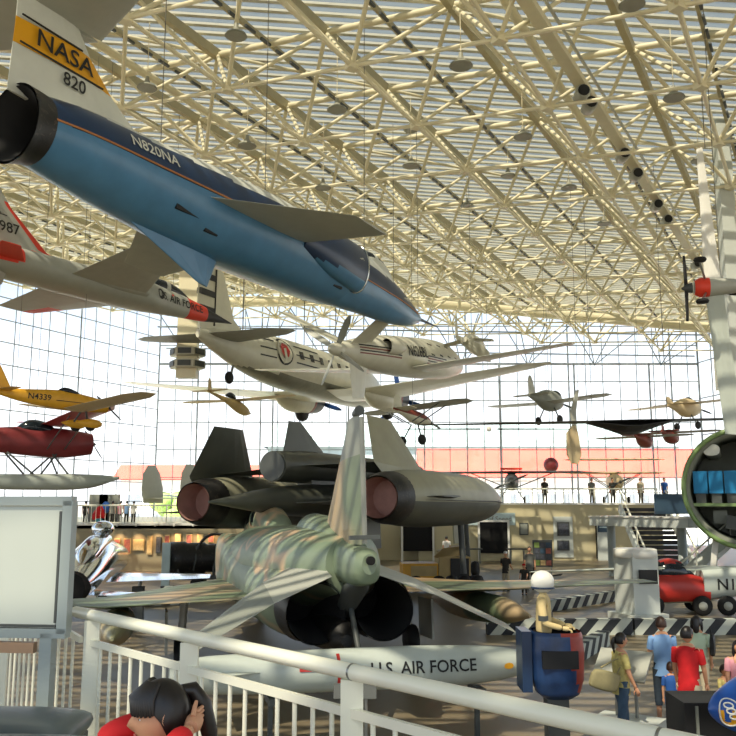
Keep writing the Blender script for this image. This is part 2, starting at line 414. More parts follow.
# right hand wall running away beside the aerocar
PR = Vector((XR, YF, 0)); PQ = Vector((34, 30, 0))
rf = MB(); wallframe(rf, PR, PQ, 0, 2.0, [3, 6, 9, 12, 15], .07)
w3 = struct(rf, 'window_3')
MB().add([(PR.x+.1, PR.y, 0), (PQ.x+.1, PQ.y, 0), (PQ.x+.1, PQ.y, roofz(PQ.x, PQ.y)), (PR.x+.1, PR.y, roofz(*PR.xy))], [(0, 1, 2, 3)], 'pane_glass').build('pane', w3)
# solid cladding in the right corner
struct(MB().box((28.9, 66, 14.2), (.5, 7, 3.2), 'truss_dark'), 'wall_right')
# curved chord and tree struts below the roof edge at the glass
ch = MB(); pts = []
for k in range(17):
    x_ = 180+k*36; y_ = 296+3*(k-6)*(k > 6)*1.05+(6-k)*.4*(k <= 6)
    p = at(x_, y_+4, 64); pts.append(p)
ch.tube(pts, .42, 'truss_cream', 10)
for k in range(0, 17):
    p = pts[k]; b_ = Vector((p.x, YF-.4, zy(366, YF)));
    for dx in (-3.4, -1.2, 1.2, 3.4):
        if k % 2 == 0: ch.tube([b_, Vector((p.x+dx, YF-3 if abs(dx) < 2 else YF-5, roofz(p.x+dx, YF-4)-.8))], .045, 'steel_line', 5)
for v, q in ((338, 5), (352, 2)):
    ch.tube([Vector((XL+1, YF-q, zy(v, YF))), Vector((XR-1, YF-q, zy(v+8, YF)))], .06, 'steel_line', 5)
for k in range(7):
    x_ = -14+k*6.2; ch.bar((x_, YF-.6, 0), (x_, YF-.6, zy(364, YF)), .12, .12, 'steel_line')
struct(ch, 'trim_1')
# mezzanine walls: left gallery wall with art, right block with doors
struct(MB().box((-15.5, 47.5, 1.2), (24.5, 3, 2.4), 'wall_tan').box((-15.5, 57, 2.3), (26, 22, .22), 'truss_cream').box((-3.6, 50.5, 1.2), (.4, 9, 2.4), 'wall_tan').box((-15.5, 46.0, 2.42), (24.6, .14, .12), 'white_paint'), 'wall_left_gallery')
rb = MB().box((7.4, 55.5, 1.7), (22, 3, 3.4), 'wall_beige').box((7.4, 63, 3.3), (22, 13, .2), 'truss_cream').box((7.4, 53.96, 3.46), (22, .16, .12), 'white_paint')
rb.box((6.9, 53.6, 1.35), (7.6, .5, 2.7), 'wall_beige')
struct(rb, 'wall_far_block')
def P54(x, y, Y_=53.9): return at(x, y, Y_)
for k, (x0, x1, y0, y1) in enumerate(((403, 432, 519, 551), (480, 507, 522, 553))):
    a = at(x0, y1, 53.3); b_ = at(x1, y0, 53.3)
    t = struct(MB().box(((a.x+b_.x)/2, 53.55, (max(a.z, .0)+b_.z)/2), (b_.x-a.x, .7, b_.z-max(a.z, 0)), 'soot_shade'), 'door_%d' % (k+1))  # black block painted in for the shade inside the doorway
    fm = MB(); 
    for q in (a.x-.06, b_.x+.06): fm.box((q, 53.2, b_.z/2), (.12, .14, b_.z), 'white_paint')
    fm.box(((a.x+b_.x)/2, 53.2, b_.z+.06), (b_.x-a.x+.24, .14, .12), 'white_paint'); fm.build('door_frame', t)
# narrow doorways of the right block
for k, (x0, x1, y0, y1) in enumerate(((596.5, 599.5, 520, 549),)):
    a = at(x0, y1, 53.9); b_ = at(x1, y0, 53.9)
    struct(MB().box(((a.x+b_.x)/2, 53.95, b_.z/2+.1), (b_.x-a.x, .2, b_.z), 'soot_shade'), 'door_3')  # shade of the narrow opening, as a black block
# outside
struct(MB().box((0, 125, -.6), (260, 105, .3), 'outside_ground'), 'ground_outside')
def bld(name, label, X0, X1, Y_, z0, z1, zr0, mroof, nwin, mwall='outside_white', dep=10, rise=4.2):
    t = thing(name, label, 'building', ((X0+X1)/2, Y_, -.4)); L = X1-X0
    MB().box((0, dep/2, z0/2+z1/2), (L, dep, z1-z0+.8), mwall).build('wall', t)
    MB().add([(-L/2-1, -1, zr0), (L/2+1, -1, zr0), (L/2+1, dep/2, z1+rise), (-L/2-1, dep/2, z1+rise), (-L/2-1, dep+1, zr0), (L/2+1, dep+1, zr0)], [(0, 1, 2, 3), (3, 2, 5, 4), (0, 3, 4), (1, 5, 2)], mroof).build('roof', t)
    for i in range(nwin):
        x_ = -L/2+(i+.5)*L/nwin
        for zq in (1.6, 4.2): MB().box((x_, -.05, zq), (L/nwin*.45, .2, 1.3), 'outside_window').build('window', t)
    return t
bld('red_roofed_building', 'long white building with a pale red roof seen beyond the far glass wall', 7.5, 44, 108, 0, 6.6, 6.9, 'outside_red', 22)
bld('canopy_building', 'low building with a thin red roof outside, left of the dark twin fins', -34, 4, 118, 0, 6.4, 6.9, 'outside_red', 10, dep=6, rise=2.6)
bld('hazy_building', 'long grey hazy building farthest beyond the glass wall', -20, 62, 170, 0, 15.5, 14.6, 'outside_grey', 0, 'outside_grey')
def tree(x, y, h, k):
    t = thing('leafy_tree', ['pale green tree outside behind the red floatplane floats', 'light green tree outside by the left corner of the glass', 'small light green tree outside behind the twin fin tailplane', 'green tree outside the left glass wall, at the picture edge'][k], 'tree', (x, y, -.4), group=None)
    MB().tube([(0, 0, 0), (.1, 0, h*.5)], [.3, .15], 'bark', 6).build('trunk', t)
    c = MB(); rnd = random.Random(k)
    for i in range(16): 
        r_ = rnd.uniform(.9, 1.6); c.ball((rnd.uniform(-2, 2), rnd.uniform(-2, 2), h*.6+rnd.uniform(-1.4, 1.6)), (r_, r_, r_*.8), 'leaf', 8, 6)
    c.build('crown', t)
tree(-42, 88, 5.4, 0); tree(-20, 92, 5.2, 1); tree(-13, 100, 4.6, 2); tree(-52, 78, 6.2, 3)

# ---------------- pendant lamps ----------------
PD = [((632, 5), 20, 'by the top edge above the catwalk'), ((674, 98), 16, 'right of the catwalk ducts'), ((523, 137), 14, 'left of the catwalk ducts'), ((569, 188), 12, 'below left of the catwalk middle'), ((604, 224), 10.5, 'lower down beside the catwalk'), ((720, 207), 11, 'nearest the right edge of the picture'), ((699, 161), 12, 'just left of the upright wing'),
      ((461, 66), 18, 'high in the centre of the roof'), ((411, 166), 13, 'above the end of the small grey tailplane wing'), ((323, 188), 12, 'just above the wing of the blue research jet'), ((247, 146), 14, 'over the middle of the blue research jet'), ((337, 110), 15, 'centre left under a bright truss node'), ((467, 206), 10, 'over the right of the probe nose'), ((411, 130), 11, 'small, between two larger lamps in the centre'),
      ((236, 36), 17, 'at the upper left beside a steel cable'), ((147, 88), 15, 'right of the yellow fin band'), ((508, 176), 11, 'in the middle distance left of the catwalk'), ((560, 262), 8, 'far down the hall under the roof')]
lamp0 = None
for (px, wd, wh) in PD:
    Y_ = 850*.42/wd; p = at(px[0], px[1], Y_)
    lim = roofz(p.x, p.y)-.6
    if p.z > lim:
        Y_ *= (lim-EYE)/(p.z-EYE); p = at(px[0], px[1], Y_)
    lb = 'grey disc pendant lamp, '+wh
    if lamp0 is None:
        lamp0 = thing('pendant_lamp', lb, 'lamp', group='pendant lamps under the roof')
        MB().lathe([(.05, .36), (.07, .22), (.12, .14), (.27, .05), (.3, .0)], 'lamp_grey', n=18).build('lamp_shade', lamp0)
        MB().lathe([(.28, -.02), (.28, .0)], 'lamp_grey', n=16).build('diffuser', lamp0)
        l = lamp0
        rod0 = MB().tube([(0, 0, .4), (0, 0, 1.0)], .012, 'truss_cream', 5).build('rod', lamp0)
    else: l = copy_tree(lamp0)
    l['label'] = lb; l.location = p
    for c in kids(l):
        if c.name.startswith('rod'): c.scale = (1, 1, 1); c.location = (0, 0, 0); hgt = roofz(p.x, p.y)-p.z; c.scale.z = max(hgt-.1, .4)/1.0; c.location.z = .4-.4*c.scale.z

# ---------------- blue and white research jet ----------------
t = thing('research_jet', 'blue, navy and white research jet with a yellow tail band, hanging highest', 'aircraft', (-5.99, 14.09, 10.17), pose(60.7, -1.7, -.8))
fs = [(-.05, 0, 0, .56, .62, 2), (.9, 0, .02, .74, .76, 2), (2.6, 0, 0, .86, .9, 2), (4.4, 0, 0, .98, 1.0, 2.2), (6.5, 0, .05, 1.08, 1.03, 2.3), (9.3, 0, .1, 1.02, 1.0, 2.2), (9.95, 0, .1, .98, .97, 2.1)]
fs2 = [(9.6, 0, .1, .80, .98, 2), (10.6, 0, .15, .72, .96, 2), (12.0, 0, .15, .64, .86, 2), (13.5, 0, .02, .52, .66, 2), (14.8, 0, -.06, .32, .4, 2), (15.6, 0, -.05, .13, .15, 2), (15.75, 0, -.04, .05, .05, 2)]
def paint104(c):
    z = c.z-.045*(c.x-3)*0
    top_ = .62-.012*c.x; bot = .05-.005*c.x
    if z > top_: return 'fuse_white'
    if z > bot: return 'navy'
    return 'blue_belly'
f = MB().loft(fs, 'blue_belly', 64, 8, paint104, caps=(False, False))
f.build('fuselage', t)
MB().loft(fs2, 'blue_belly', 64, 8, paint104, caps=(False, True)).build('nose_section', t)
nz = MB(); nz.loft([(-.3, 0, -.06, .68, .74, 2), (-.1, 0, -.02, .64, .7, 2), (.15, 0, 0, .62, .66, 2)], 'engine_black', 32, 5, caps=(False, False)); nz.loft([(-.3, 0, -.06, .64, .69, 2), (.1, 0, 0, .42, .46, 2), (1.2, 0, 0, .38, .4, 2)], 'soot_shade', 32, 4, caps=(False, True)); nz.build('exhaust_nozzle', t)
for s_ in (-1, 1):
    MB().loft([(7.2, s_*.98, .05, .18, .3, 2), (8.6, s_*.95, .05, .34, .58, 2), (10.15, s_*.82, .05, .38, .66, 2)], 'navy', 28, 5, lambda c: 'navy' if c.z > -.35 else 'blue_belly', caps=(True, True)).build('air_intake', t)
    ir = MB(); ring = [(10.15, s_*.82+.385*math.cos(q*math.pi/14), .05+.665*math.sin(q*math.pi/14)) for q in range(29)]; ir.tube(ring, .028, 'aluminium', 6); ir.build('intake_lip', t)
    MB().wing([((7.35, s_*.8, -.05), (3.75, s_*.8, -.1), .16), ((7.12, s_*3.38, -.35), (5.72, s_*3.36, -.35), .05)], 'light_grey').build('wing', t)
    MB().wing([((1.5, s_*.05, 2.45), (-.8, s_*.05, 2.45), .12), ((.75, s_*2.0, 2.45), (-.6, s_*2.0, 2.45), .05)], 'light_grey').build('tailplane', t)
fin = MB()
FINL = [(3.35, .75), (2.85, .86), (1.81, 1.46), (.87, 2.51)]
def finpaint(c): return 'nasa_yellow' if 1.42+.02*c.x < c.z < 1.97+.02*c.x else 'fuse_white'
st = [((3.6, 0, .5), (-.45, 0, .5), .34), ((2.85, 0, .82), (-.45, 0, .62), .26), ((1.9, 0, 1.42), (-.42, 0, 1.43), .2), ((1.3, 0, 1.96), (-.4, 0, 1.93), .18), ((.85, 0, 2.6), (-.4, 0, 2.6), .16)]
fin.wing(st[:3], 'fuse_white', up=(0, 1, 0)); fin.wing(st[2:4], 'nasa_yellow', up=(0, 1, 0)); fin.wing(st[3:], 'fuse_white', up=(0, 1, 0))
fo = fin.build('tail_fin', t)
text('NASA', .46, 'letter_black', lambda u, v: (.62+u*1.12, -.125, 1.68+v), 'lettering', fo)
text('820', .36, 'letter_black', lambda u, v: (.85+u, -.14, 1.2+v), 'lettering', fo)
fl = MB()
for yy in (-.115,):
    for zz in (1.43, 1.95): fl.bar((-.36, yy, zz), (1.55 if zz < 1.5 else 1.0, yy, zz), .02, .03, 'letter_black')
fl.build('band_edge', fo)
text('N820NA', .33, 'letter_white', sidefn(fs, 2.35, .32, slope=-.01), 'lettering', t)
text('NASA', .2, 'letter_white', sidefn([(7, -.1, .05, 1.0, .7, 2), (9.0, -.1, .05, 1.12, .7, 2), (10.2, -.1, .05, 1.12, .7, 2)], 9.6, .2), 'lettering', t)
ol = MB()
for x0 in range(0, 30):
    fn_ = sidefn(fs if x0 < 20 else fs2, 0, 0, off=.012)
    xa = x0*.5+.1; 
    if xa > 14.8: break
    if 8 < xa < 9.9: continue
    ol.bar(fn_(xa, .05-.005*xa), fn_(xa+.5, .05-.005*(xa+.5)), .02, .035, 'orange_line')
ol.build('pinstripe', t)
MB().tube([(15.6, 0, -.04), (16.2, 0, -.02), (17.2, 0, .0)], [.07, .045, .02], 'navy', 8).build('nose_probe', t)
MB().loft([(11.1, 0, .75, .12, .2, 2), (12.0, 0, .88, .4, .36, 2), (12.9, 0, .74, .38, .3, 2), (13.9, 0, .42, .12, .16, 2)], 'fuse_white', 24, 5, lambda c: 'glass_dark' if c.z > .95 and abs((c.x*1.7) % 1-.5) > .12 and 11.6 < c.x < 13.2 else None).build('canopy', t)
MB().wing([((5.3, 0, -.85), (2.0, 0, -.7), .3), ((4.95, 0, -1.66), (4.6, 0, -1.62), .06)], 'blue_belly', up=(0, 1, 0)).build('ventral_fin', t)
MB().loft([(3.2, 0, .9, .08, .05, 2), (5, 0, 1.05, .2, .16, 2), (9, 0, 1.1, .22, .16, 2), (11.5, 0, 1.0, .2, .2, 2)], 'fuse_white', 16, 4).build('spine', t)
dm = MB(); 
for (x_, z_, w_) in ((3.4, -.55, .7), (4.2, -.72, .4), (9.3, -.62, .4)): dm.box(sidefn(fs, x_, z_, off=-.03)(0, 0), (w_, .06, .1), 'black')
dm.build('belly_vents', t)
cables(t, [(7.0, 0, 1.2), (3.3, 0, .9), (12, 0, 1.2)])

# ---------------- grey fighter with arctic red markings ----------------
t = thing('grey_fighter', 'grey jet fighter with red nose band, black nose cone and red fin edge', 'aircraft', (-11.85, 24.29, 11.1), pose(59.7, 0, -10), scale=.8)
fs = [(-.3, 0, -.25, .55, .42, 2.2), (1.6, 0, -.2, .82, .56, 2.4), (3.8, 0, -.15, .82, .62, 2.4), (6.2, 0, -.1, .85, .66, 2.4), (8.8, 0, -.02, .84, .66, 2.4), (9.9, 0, 0, .62, .66, 2), (11.4, 0, 0, .46, .56, 2), (12.8, 0, -.06, .34, .42, 2), (13.7, 0, -.1, .24, .26, 2), (15.2, 0, -.16, .02, .02, 2)]
MB().loft(fs, 'light_grey', 40, 8, lambda c: 'black' if c.x > 13.0 else 'arctic_red' if c.x > 11.5 else ('arctic_red' if c.x < 1.8 and c.z > -.45 else 'light_grey')).build('fuselage', t)
for s_ in (-1, 1):
    MB().loft([(5.2, s_*.7, -.1, .2, .3, 2.4), (7.2, s_*.8, -.05, .3, .4, 2.6), (8.3, s_*.78, 0, .26, .4, 2.6)], 'light_grey', 24, 4).build('air_intake', t)
    MB().wing([((8.2, s_*.8, -.33), (4.1, s_*.8, -.33), .16), ((6.5, s_*4.5, -.0), (4.6, s_*4.5, .0), .07)], 'light_grey', sub=8, matf=lambda c: 'arctic_red' if abs(c.y) > 3.2 and c.x > 6.0 else None).build('wing', t)
    MB().wing([((2.1, s_*.5, -.3), (.2, s_*.5, -.3), .1), ((.6, s_*2.2, -.55), (-.2, s_*2.2, -.55), .04)], 'arctic_red').build('tailplane', t)
    MB().box((1.0, s_*.3, -1.0), (.5, .1, .5), 'light_grey', (0, .4, 0)).build('ventral_fin', t)
fn = MB().wing([((5.2, 0, .3), (.3, 0, .3), .16), ((3.6, 0, .7), (.5, 0, .7), .14), ((2.0, 0, 2.2), (.5, 0, 2.2), .08), ((1.5, 0, 3.0), (.4, 0, 3.0), .06)], 'light_grey', up=(0, 1, 0), sub=4, matf=lambda c: 'arctic_red' if (c.x > 3.35-.86*(c.z-.3)*1.0-.05 and c.z < 2.4) or c.z < .45 else None).build('tail_fin', t)
text('94987', .62, 'letter_black', lambda u, v: (1.5+u, -.1, 1.25+v), 'lettering', fn)
em = MB(); em.add([(.7, -.075, 1.75), (1.75, -.075, 1.75), (1.75, -.075, 1.79), (.7, -.075, 1.79)], [(0, 1, 2, 3)], 'letter_black'); em.add([(1.1, -.075, 1.8), (1.5, -.075, 1.8), (1.3, -.075, 2.0), (1.05, -.075, 2.6)], [(0, 1, 2, 3)], 'letter_black'); em.build('tail_emblem', fn)
text('U.S. AIR FORCE', .52, 'letter_black', sidefn(fs, 10.8, -.05), 'lettering', t)
b_ = MB(); fnn = sidefn(fs, 7.9, .15, off=.03)
MB().loft([(8.6, 0, .5, .1, .2, 2), (9.7, 0, .72, .34, .34, 2), (11, 0, .66, .3, .3, 2), (12.2, 0, .36, .08, .1, 2)], 'glass_dark', 20, 5, lambda c: 'light_grey' if abs(c.x-10.4) < .12 or c.x < 9.2 else None).build('canopy', t)
em = MB(); p_ = sidefn(fs, 9.3, -.02, off=.02); pts = [p_(.26*math.cos(a), .26*math.sin(a)) for a in [i*math.pi/5 for i in range(10)]]; em.add(pts, [tuple(range(10))], 'black'); em.build('nose_badge', t)
pts = [p_(1.0+.1*math.cos(a), .2+.1*math.sin(a)) for a in [i*math.pi*2/3 for i in range(3)]]; MB().add(pts, [(0, 1, 2)], 'arctic_red').build('warning_triangle', t)
cables(t, [(6, .6, .5), (6, -.6, .5), (11, 0, .9)])

# ---------------- twin engined airliner ----------------
t = thing('propeller_airliner', 'cream twin propeller airliner with striped tail and tail wheel, hanging', 'aircraft', (-7.21, 37.09, 10.84), pose(66.0, .1, 1.1))
fs = [(-.6, 0, .1, .12, .2, 2), (.6, 0, 0, .34, .5, 2), (3, 0, -.12, .72, .95, 2), (6, 0, -.2, 1.1, 1.25, 2), (10, 0, -.25, 1.25, 1.35, 2), (15, 0, -.25, 1.25, 1.35, 2), (17, 0, -.35, 1.05, 1.15, 2), (18.4, 0, -.5, .7, .75, 2), (19.1, 0, -.6, .2, .25, 2)]
fo = MB().loft(fs, 'dc_white', 40, 8, lambda c: 'dull_metal' if c.z < -.95 else None); fo = fo.build('fuselage', t)
w_ = sidefn(fs, 0, 0, off=.02)
for i in range(8):
    q = [w_(6.9+i*1.05+a, .18+b) for a, b in ((-.2, -.2), (.2, -.2), (.2, .2), (-.2, .2))]; MB().add(q, [(0, 1, 2, 3)], 'glass_dark').build('cabin_window', t)
st = MB()
for z_ in (.55, .1, -.3):
    for i in range(13):
        xa = 3.4+i*.42
        if 4.6 < xa < 6.1 and True: continue
        q = [w_(xa, z_), w_(xa+.42, z_), w_(xa+.42, z_+.07), w_(xa, z_+.07)]; st.add(q, [(0, 1, 2, 3)], 'letter_black')
st.build('side_stripes', t)
def disc(mb, f, x, z, r, m, n=20, r0=0): mb.add([f(x+r*math.cos(i*2*math.pi/n), z+r*math.sin(i*2*math.pi/n)) for i in range(n)], [tuple(range(n))], m)
w3_ = sidefn(fs, 0, 0, off=.03); w4_ = sidefn(fs, 0, 0, off=.045)
em = MB(); disc(em, w3_, 5.35, .15, .68, 'letter_black'); disc(em, w4_, 5.35, .15, .58, 'dc_white'); w5_ = sidefn(fs, 0, 0, off=.06); disc(em, w5_, 5.35, .22, .38, 'red_paint', 7); w6_ = sidefn(fs, 0, 0, off=.075); em.add([w6_(5.25, -.2), w6_(5.45, -.2), w6_(5.42, .35), w6_(5.2, .3)], [(0, 1, 2, 3)], 'dc_white'); em.build('airline_emblem', t)
fn = MB().wing([((4.0, 0, .3), (-.4, 0, .3), .2), ((2.2, 0, 1.2), (-.75, 0, 1.2), .2), ((1.2, 0, 3.2), (-.75, 0, 3.2), .1), ((.6, 0, 3.45), (-.5, 0, 3.45), .05)], 'dc_white', up=(0, 1, 0)).build('tail_fin', t)
rs = MB()
for z_ in (1.25, 2.0, 2.75): rs.box((-.1, -.0, z_), (1.1, .24, .26), 'letter_black')
rs.build('rudder_stripes', fn); rs = MB().box((.5, 0, 1.9), (.05, .23, 2.6), 'letter_black').build('rudder_hinge', fn)
for s_ in (-1, 1):
    MB().wing([((2.2, s_*.3, .15), (-.2, s_*.3, .15), .26), ((1.5, s_*3.3, .2), (-.1, s_*3.3, .2), .12), ((.9, s_*4.05, .2), (.3, s_*4.05, .2), .05)], 'mid_grey').build('tailplane', t)
    MB().wing([((14.8, s_*.6, -1.2), (10.2, s_*.6, -1.2), .6), ((14.8, s_*3.2, -1.15), (10.4, s_*3.2, -1.15), .52), ((12.6, s_*(13.6 if s_ > 0 else 11.9), -.1), (11.1, s_*(13.6 if s_ > 0 else 11.9), -.1), .18), ((12.2, s_*(14.5 if s_ > 0 else 12.8), 0), (11.6, s_*(14.5 if s_ > 0 else 12.8), 0), .05)], 'dc_white').build('wing', t)
    nc = MB().loft([(11, s_*2.8, -1.35, .1, .1, 2), (12.6, s_*2.8, -1.4, .6, .6, 2), (14.6, s_*2.8, -1.25, .74, .78, 2), (15.9, s_*2.8, -1.15, .74, .74, 2)], 'dc_white', 28, 5, lambda c: 'engine_black' if c.x > 14.9 else 'stripe_maroon' if abs(c.x-14.7) < .2 else None).build('engine_nacelle', t)
    e = MB().lathe([(.1, 15.7), (.66, 15.75), (.7, 15.95), (.55, 16.05), (.3, 16.0), (.25, 16.3), (.05, 16.4)], 'engine_black', 'X', 20, (0, s_*2.8, -1.15)).build('engine', nc)
    for k in range(3):
        a = k*2*math.pi/3+3.45; pb = MB()
        dy, dz = math.cos(a), math.sin(a)
        blade(pb, (dy, dz), (16.3, s_*2.8, -1.15), .15, 1.75, .3, .07, 'prop_blue').build('propeller_blade', t)
    MB().tube([(14.2, s_*2.8, -1.5), (14.3, s_*2.8, -2.0)], .09, 'steel', 8).build('gear_leg', t)
    MB().lathe([(.16, -.2), (.52, -.19), (.58, 0), (.52, .19), (.16, .2)], 'tyre', 'Y', 20, (14.3, s_*2.8, -1.95)).build('wheel', t)
MB().tube([(2.3, 0, -.9), (2.1, 0, -1.5)], .06, 'steel', 8).build('tail_strut', t); MB().lathe([(.08, -.09), (.26, -.08), (.3, 0), (.26, .08), (.08, .09)], 'tyre', 'Y', 18, (2.0, 0, -1.55)).build('tail_wheel', t)
cables(t, [(11, 1, .8), (11, -1, .8), (3, 0, .7)], .03)

# ---------------- business plane with pusher propeller ----------------
t = thing('pusher_propeller_plane', 'white business plane with pusher propeller, Y tail and maroon stripes', 'aircraft', (-1.0, 26.39, 8.40), pose(65.4, 6.0, -.6))
fs = [(-.15, 0, 0, .12, .12, 2), (.1, 0, 0, .2, .2, 2), (1.0, 0, 0, .36, .38, 2), (3.0, 0, .02, .68, .64, 2), (5.6, 0, .02, .8, .76, 2), (8.4, 0, .05, .8, .8, 2), (10, 0, 0, .7, .7, 2), (11.4, 0, -.12, .45, .42, 2), (12.3, 0, -.22, .12, .12, 2)]
w_ = sidefn(fs, 0, 0, off=.015)
MB().loft(fs, 'dc_white', 40, 8).build('fuselage', t)
for i in range(4):
    q = [w_(6.7+i*.95+a, .3+b) for a, b in ((-.2, -.22), (.16, -.26), (.2, .2), (-.16, .24))]; MB().add(q, [(0, 1, 2, 3)], 'glass_dark').build('cabin_window', t)
st = MB()
for j in range(4):
    for i in range(24):
        xa = 1.0+i*.3; z_ = .2-.055*xa*.6-j*.09+.0
        if 3.4 < xa < 6.0: continue
        q = [w_(xa, z_), w_(xa+.3, z_-.01), w_(xa+.3, z_+.035), w_(xa, z_+.045)]; st.add(q, [(0, 1, 2, 3)], 'stripe_maroon' if j % 2 else 'letter_black')
st.build('side_stripes', t)
text('N626BL', .56, 'letter_black', sidefn(fs, 5.15, .12, off=.03), 'lettering', t)
for s_ in (-1, 1):
    d = MB().loft([(2.6, s_*.62, .2, .2, .26, 2), (3.3, s_*.72, .2, .22, .28, 2), (4.1, s_*.68, .2, .08, .1, 2)], 'dc_white', 20, 4, caps=(False, True)); d.loft([(2.62, s_*.62, .2, .19, .25, 2), (3.3, s_*.7, .2, .15, .2, 2)], 'soot_shade', 20, 3, caps=(False, True)); d.build('engine_exhaust', t)
    MB().wing([((6.8, s_*.7, -.45), (4.6, s_*.7, -.45), .26), ((6.1, s_*6.3, .0), (5.2, s_*6.3, .0), .08)], 'dc_white').build('wing', t)
    MB().wing([((2.0, s_*.2, .2), (.6, s_*.2, .2), .12), ((1.1, s_*2.2, 1.45), (.2, s_*2.2, 1.45), .06)], 'dc_white', up=(0, -.5*s_, .85)).build('tail_fin', t)
MB().wing([((2.4, 0, -.2), (.9, 0, -.2), .14), ((1.9, 0, -1.55), (1.0, 0, -1.55), .08)], 'dc_white', up=(0, 1, 0)).build('ventral_fin', t)
MB().loft([(-.5, 0, 0, .03, .03, 2), (-.3, 0, 0, .16, .16, 2), (0, 0, 0, .22, .22, 2), (.2, 0, 0, .22, .22, 2)], 'dc_white', 20, 4).build('spinner', t)
for k, (a, ln) in enumerate(((62, 1.15), (-118, 1.25), (145, 1.35), (-40, 1.2))):
    a = D(a); dy, dz = math.cos(a), math.sin(a)
    blade(MB(), (-dy, dz), (0, 0, 0), .12, ln, .24, .05, 'light_grey' if k else 'mid_grey', 1.0).build('propeller_blade', t)
cables(t, [(6, .5, .7), (6, -.5, .7)])

# ---------------- twin finned black reconnaissance jet with drone ----------------
t = thing('reconnaissance_jet', 'dark titanium twin finned reconnaissance jet with round engine nacelles', 'aircraft', (-2.59, 25.48, 3.58), pose(65, -.3, -3.1))
MB().loft([(-3.6, 0, .05, .03, .03, 2), (0, 0, .1, .6, .42, 2), (6, 0, .1, 1.2, .62, 1.7), (14, 0, .12, 1.3, .75, 1.7), (18, 0, .15, 1.1, .8, 1.7), (20.2, 0, .1, .7, .6, 1.7), (21.8, 0, 0, .2, .15, 2), (22.6, 0, 0, .03, .03, 2)], 'titanium', 40, 7, lambda c: 'titanium_lit' if c.x > 8 and c.z > .08 else None).build('fuselage', t)
MB().wing([((21.2, 0, 0), (4, 0, 0), .06), ((18, 1.55, 0), (4, 1.55, 0), .08), ((8, 2.0, 0), (2, 2.0, 0), .1)], 'titanium').wing([((21.2, 0, 0), (4, 0, 0), .06), ((18, -1.55, 0), (4, -1.55, 0), .08), ((8, -2.0, 0), (2, -2.0, 0), .1)], 'titanium').build('chine', t)
for s_ in (-1, 1):
    NY = 2.75 if s_ > 0 else 3.4; nz_ = .2 if s_ > 0 else 0
    MB().wing([((9.0, s_*.8, 0), (-.5, s_*.8, 0), .25), ((4.6, s_*NY, 0), (.8, s_*NY, 0), .22), ((3.0, s_*(5.6 if s_ > 0 else 4.6), 0), (1.2, s_*(5.6 if s_ > 0 else 4.6), 0), .06)], 'titanium').build('wing', t)
    mt_ = 'titanium' if s_ > 0 else 'titanium_lit'  # right nacelle and fin coloured as if lit, left ones as shaded
    na_ = MB().loft([(0, s_*NY, nz_, .74, .72, 2), (1.6, s_*NY, nz_, .86, .84, 2), (4, s_*NY, nz_, .9, .88, 2), (7.2, s_*NY, nz_-.02, .84, .84, 2), (9.2, s_*NY, nz_-.08, .62 if s_ < 0 else .8, .6 if s_ < 0 else .8, 2), (10.9, s_*NY, nz_-.14, .12 if s_ < 0 else .6, .1 if s_ < 0 else .6, 2)], mt_, 36, 6, lambda c: ('titanium_lit' if c.z > nz_+.1 and c.x < 4 else None) if s_ > 0 else (None if c.z > -.12 else 'titanium'), caps=(False, True)).build('engine_nacelle', t)
    nn = MB().loft([(-.55, s_*NY, nz_, .62, .60, 2), (-.1, s_*NY, nz_, .74, .72, 2), (.35, s_*NY, nz_, .77, .75, 2)], 'engine_black', 32, 4, caps=(False, False)); nn.loft([(-.55, s_*NY, nz_, .58, .56, 2), (.6, s_*NY, nz_, .5, .5, 2)], 'pink_ceramic', 32, 3, caps=(False, False)); nn.add([(.3, s_*NY+.54*math.cos(i*math.pi/12), nz_+.54*math.sin(i*math.pi/12)) for i in range(24)], [tuple(range(24))], 'pink_ceramic'); nn.build('exhaust_nozzle', na_)
    if s_ > 0: MB().loft([(9.8, s_*NY, nz_, .55, .55, 2), (12.6, s_*NY, nz_, .02, .02, 2)], 'titanium', 24, 3).build('inlet_spike', na_)
    else: MB().wing([((11.6, -NY+.1, -.16), (.8, -NY+.1, -.1), .06), ((9.2, -NY-.7, -.14), (1.0, -NY-.86, -.1), .05), ((7.5, -NY-.98, -.12), (1.2, -NY-1.0, -.1), .03)], 'titanium').build('chine_edge', na_)
    if s_ > 0: pts_ = [((3.9, 3.3, .75), (.35, 3.4, .75)), ((3.75, 3.3, 1.0), (.1, 3.35, 1.05)), ((2.3, 2.75, 2.62), (.62, 2.75, 2.62))]
    else: pts_ = [((3.5, -3.3, .55), (.35, -3.35, .5)), ((3.3, -3.3, .8), (-.45, -3.3, 1.0)), ((2.05, -2.8, 2.4), (.3, -2.8, 2.42))]
    MB().wing([(a, b, .2-.05*i) for i, (a, b) in enumerate(pts_)], mt_, up=(0, 1, 0)).build('tail_fin', t)
    MB().tube([(9.2, s_*2.4, -.2), (9.2, s_*2.4, -2.7)], .12, 'dark_grey', 8).build('gear_leg', t)
    for q in (-.5, 0, .5): MB().lathe([(.15, -.17), (.36, -.16), (.4, 0), (.36, .16), (.15, .17)], 'tyre', 'Y', 18, (9.2, s_*2.4+q, -3.14)).build('wheel', t)
MB().tube([(17, 0, -.3), (17, 0, -2.7)], .11, 'dark_grey', 8).build('gear_leg', t)
for q in (-.3, .3): MB().lathe([(.15, -.13), (.33, -.12), (.37, 0), (.33, .12), (.15, .13)], 'tyre', 'Y', 18, (17, q, -3.0)).build('wheel', t)
MB().box((17.3, .5, -1.3), (1.5, .06, 1.0), 'titanium_lit').build('gear_door', t)
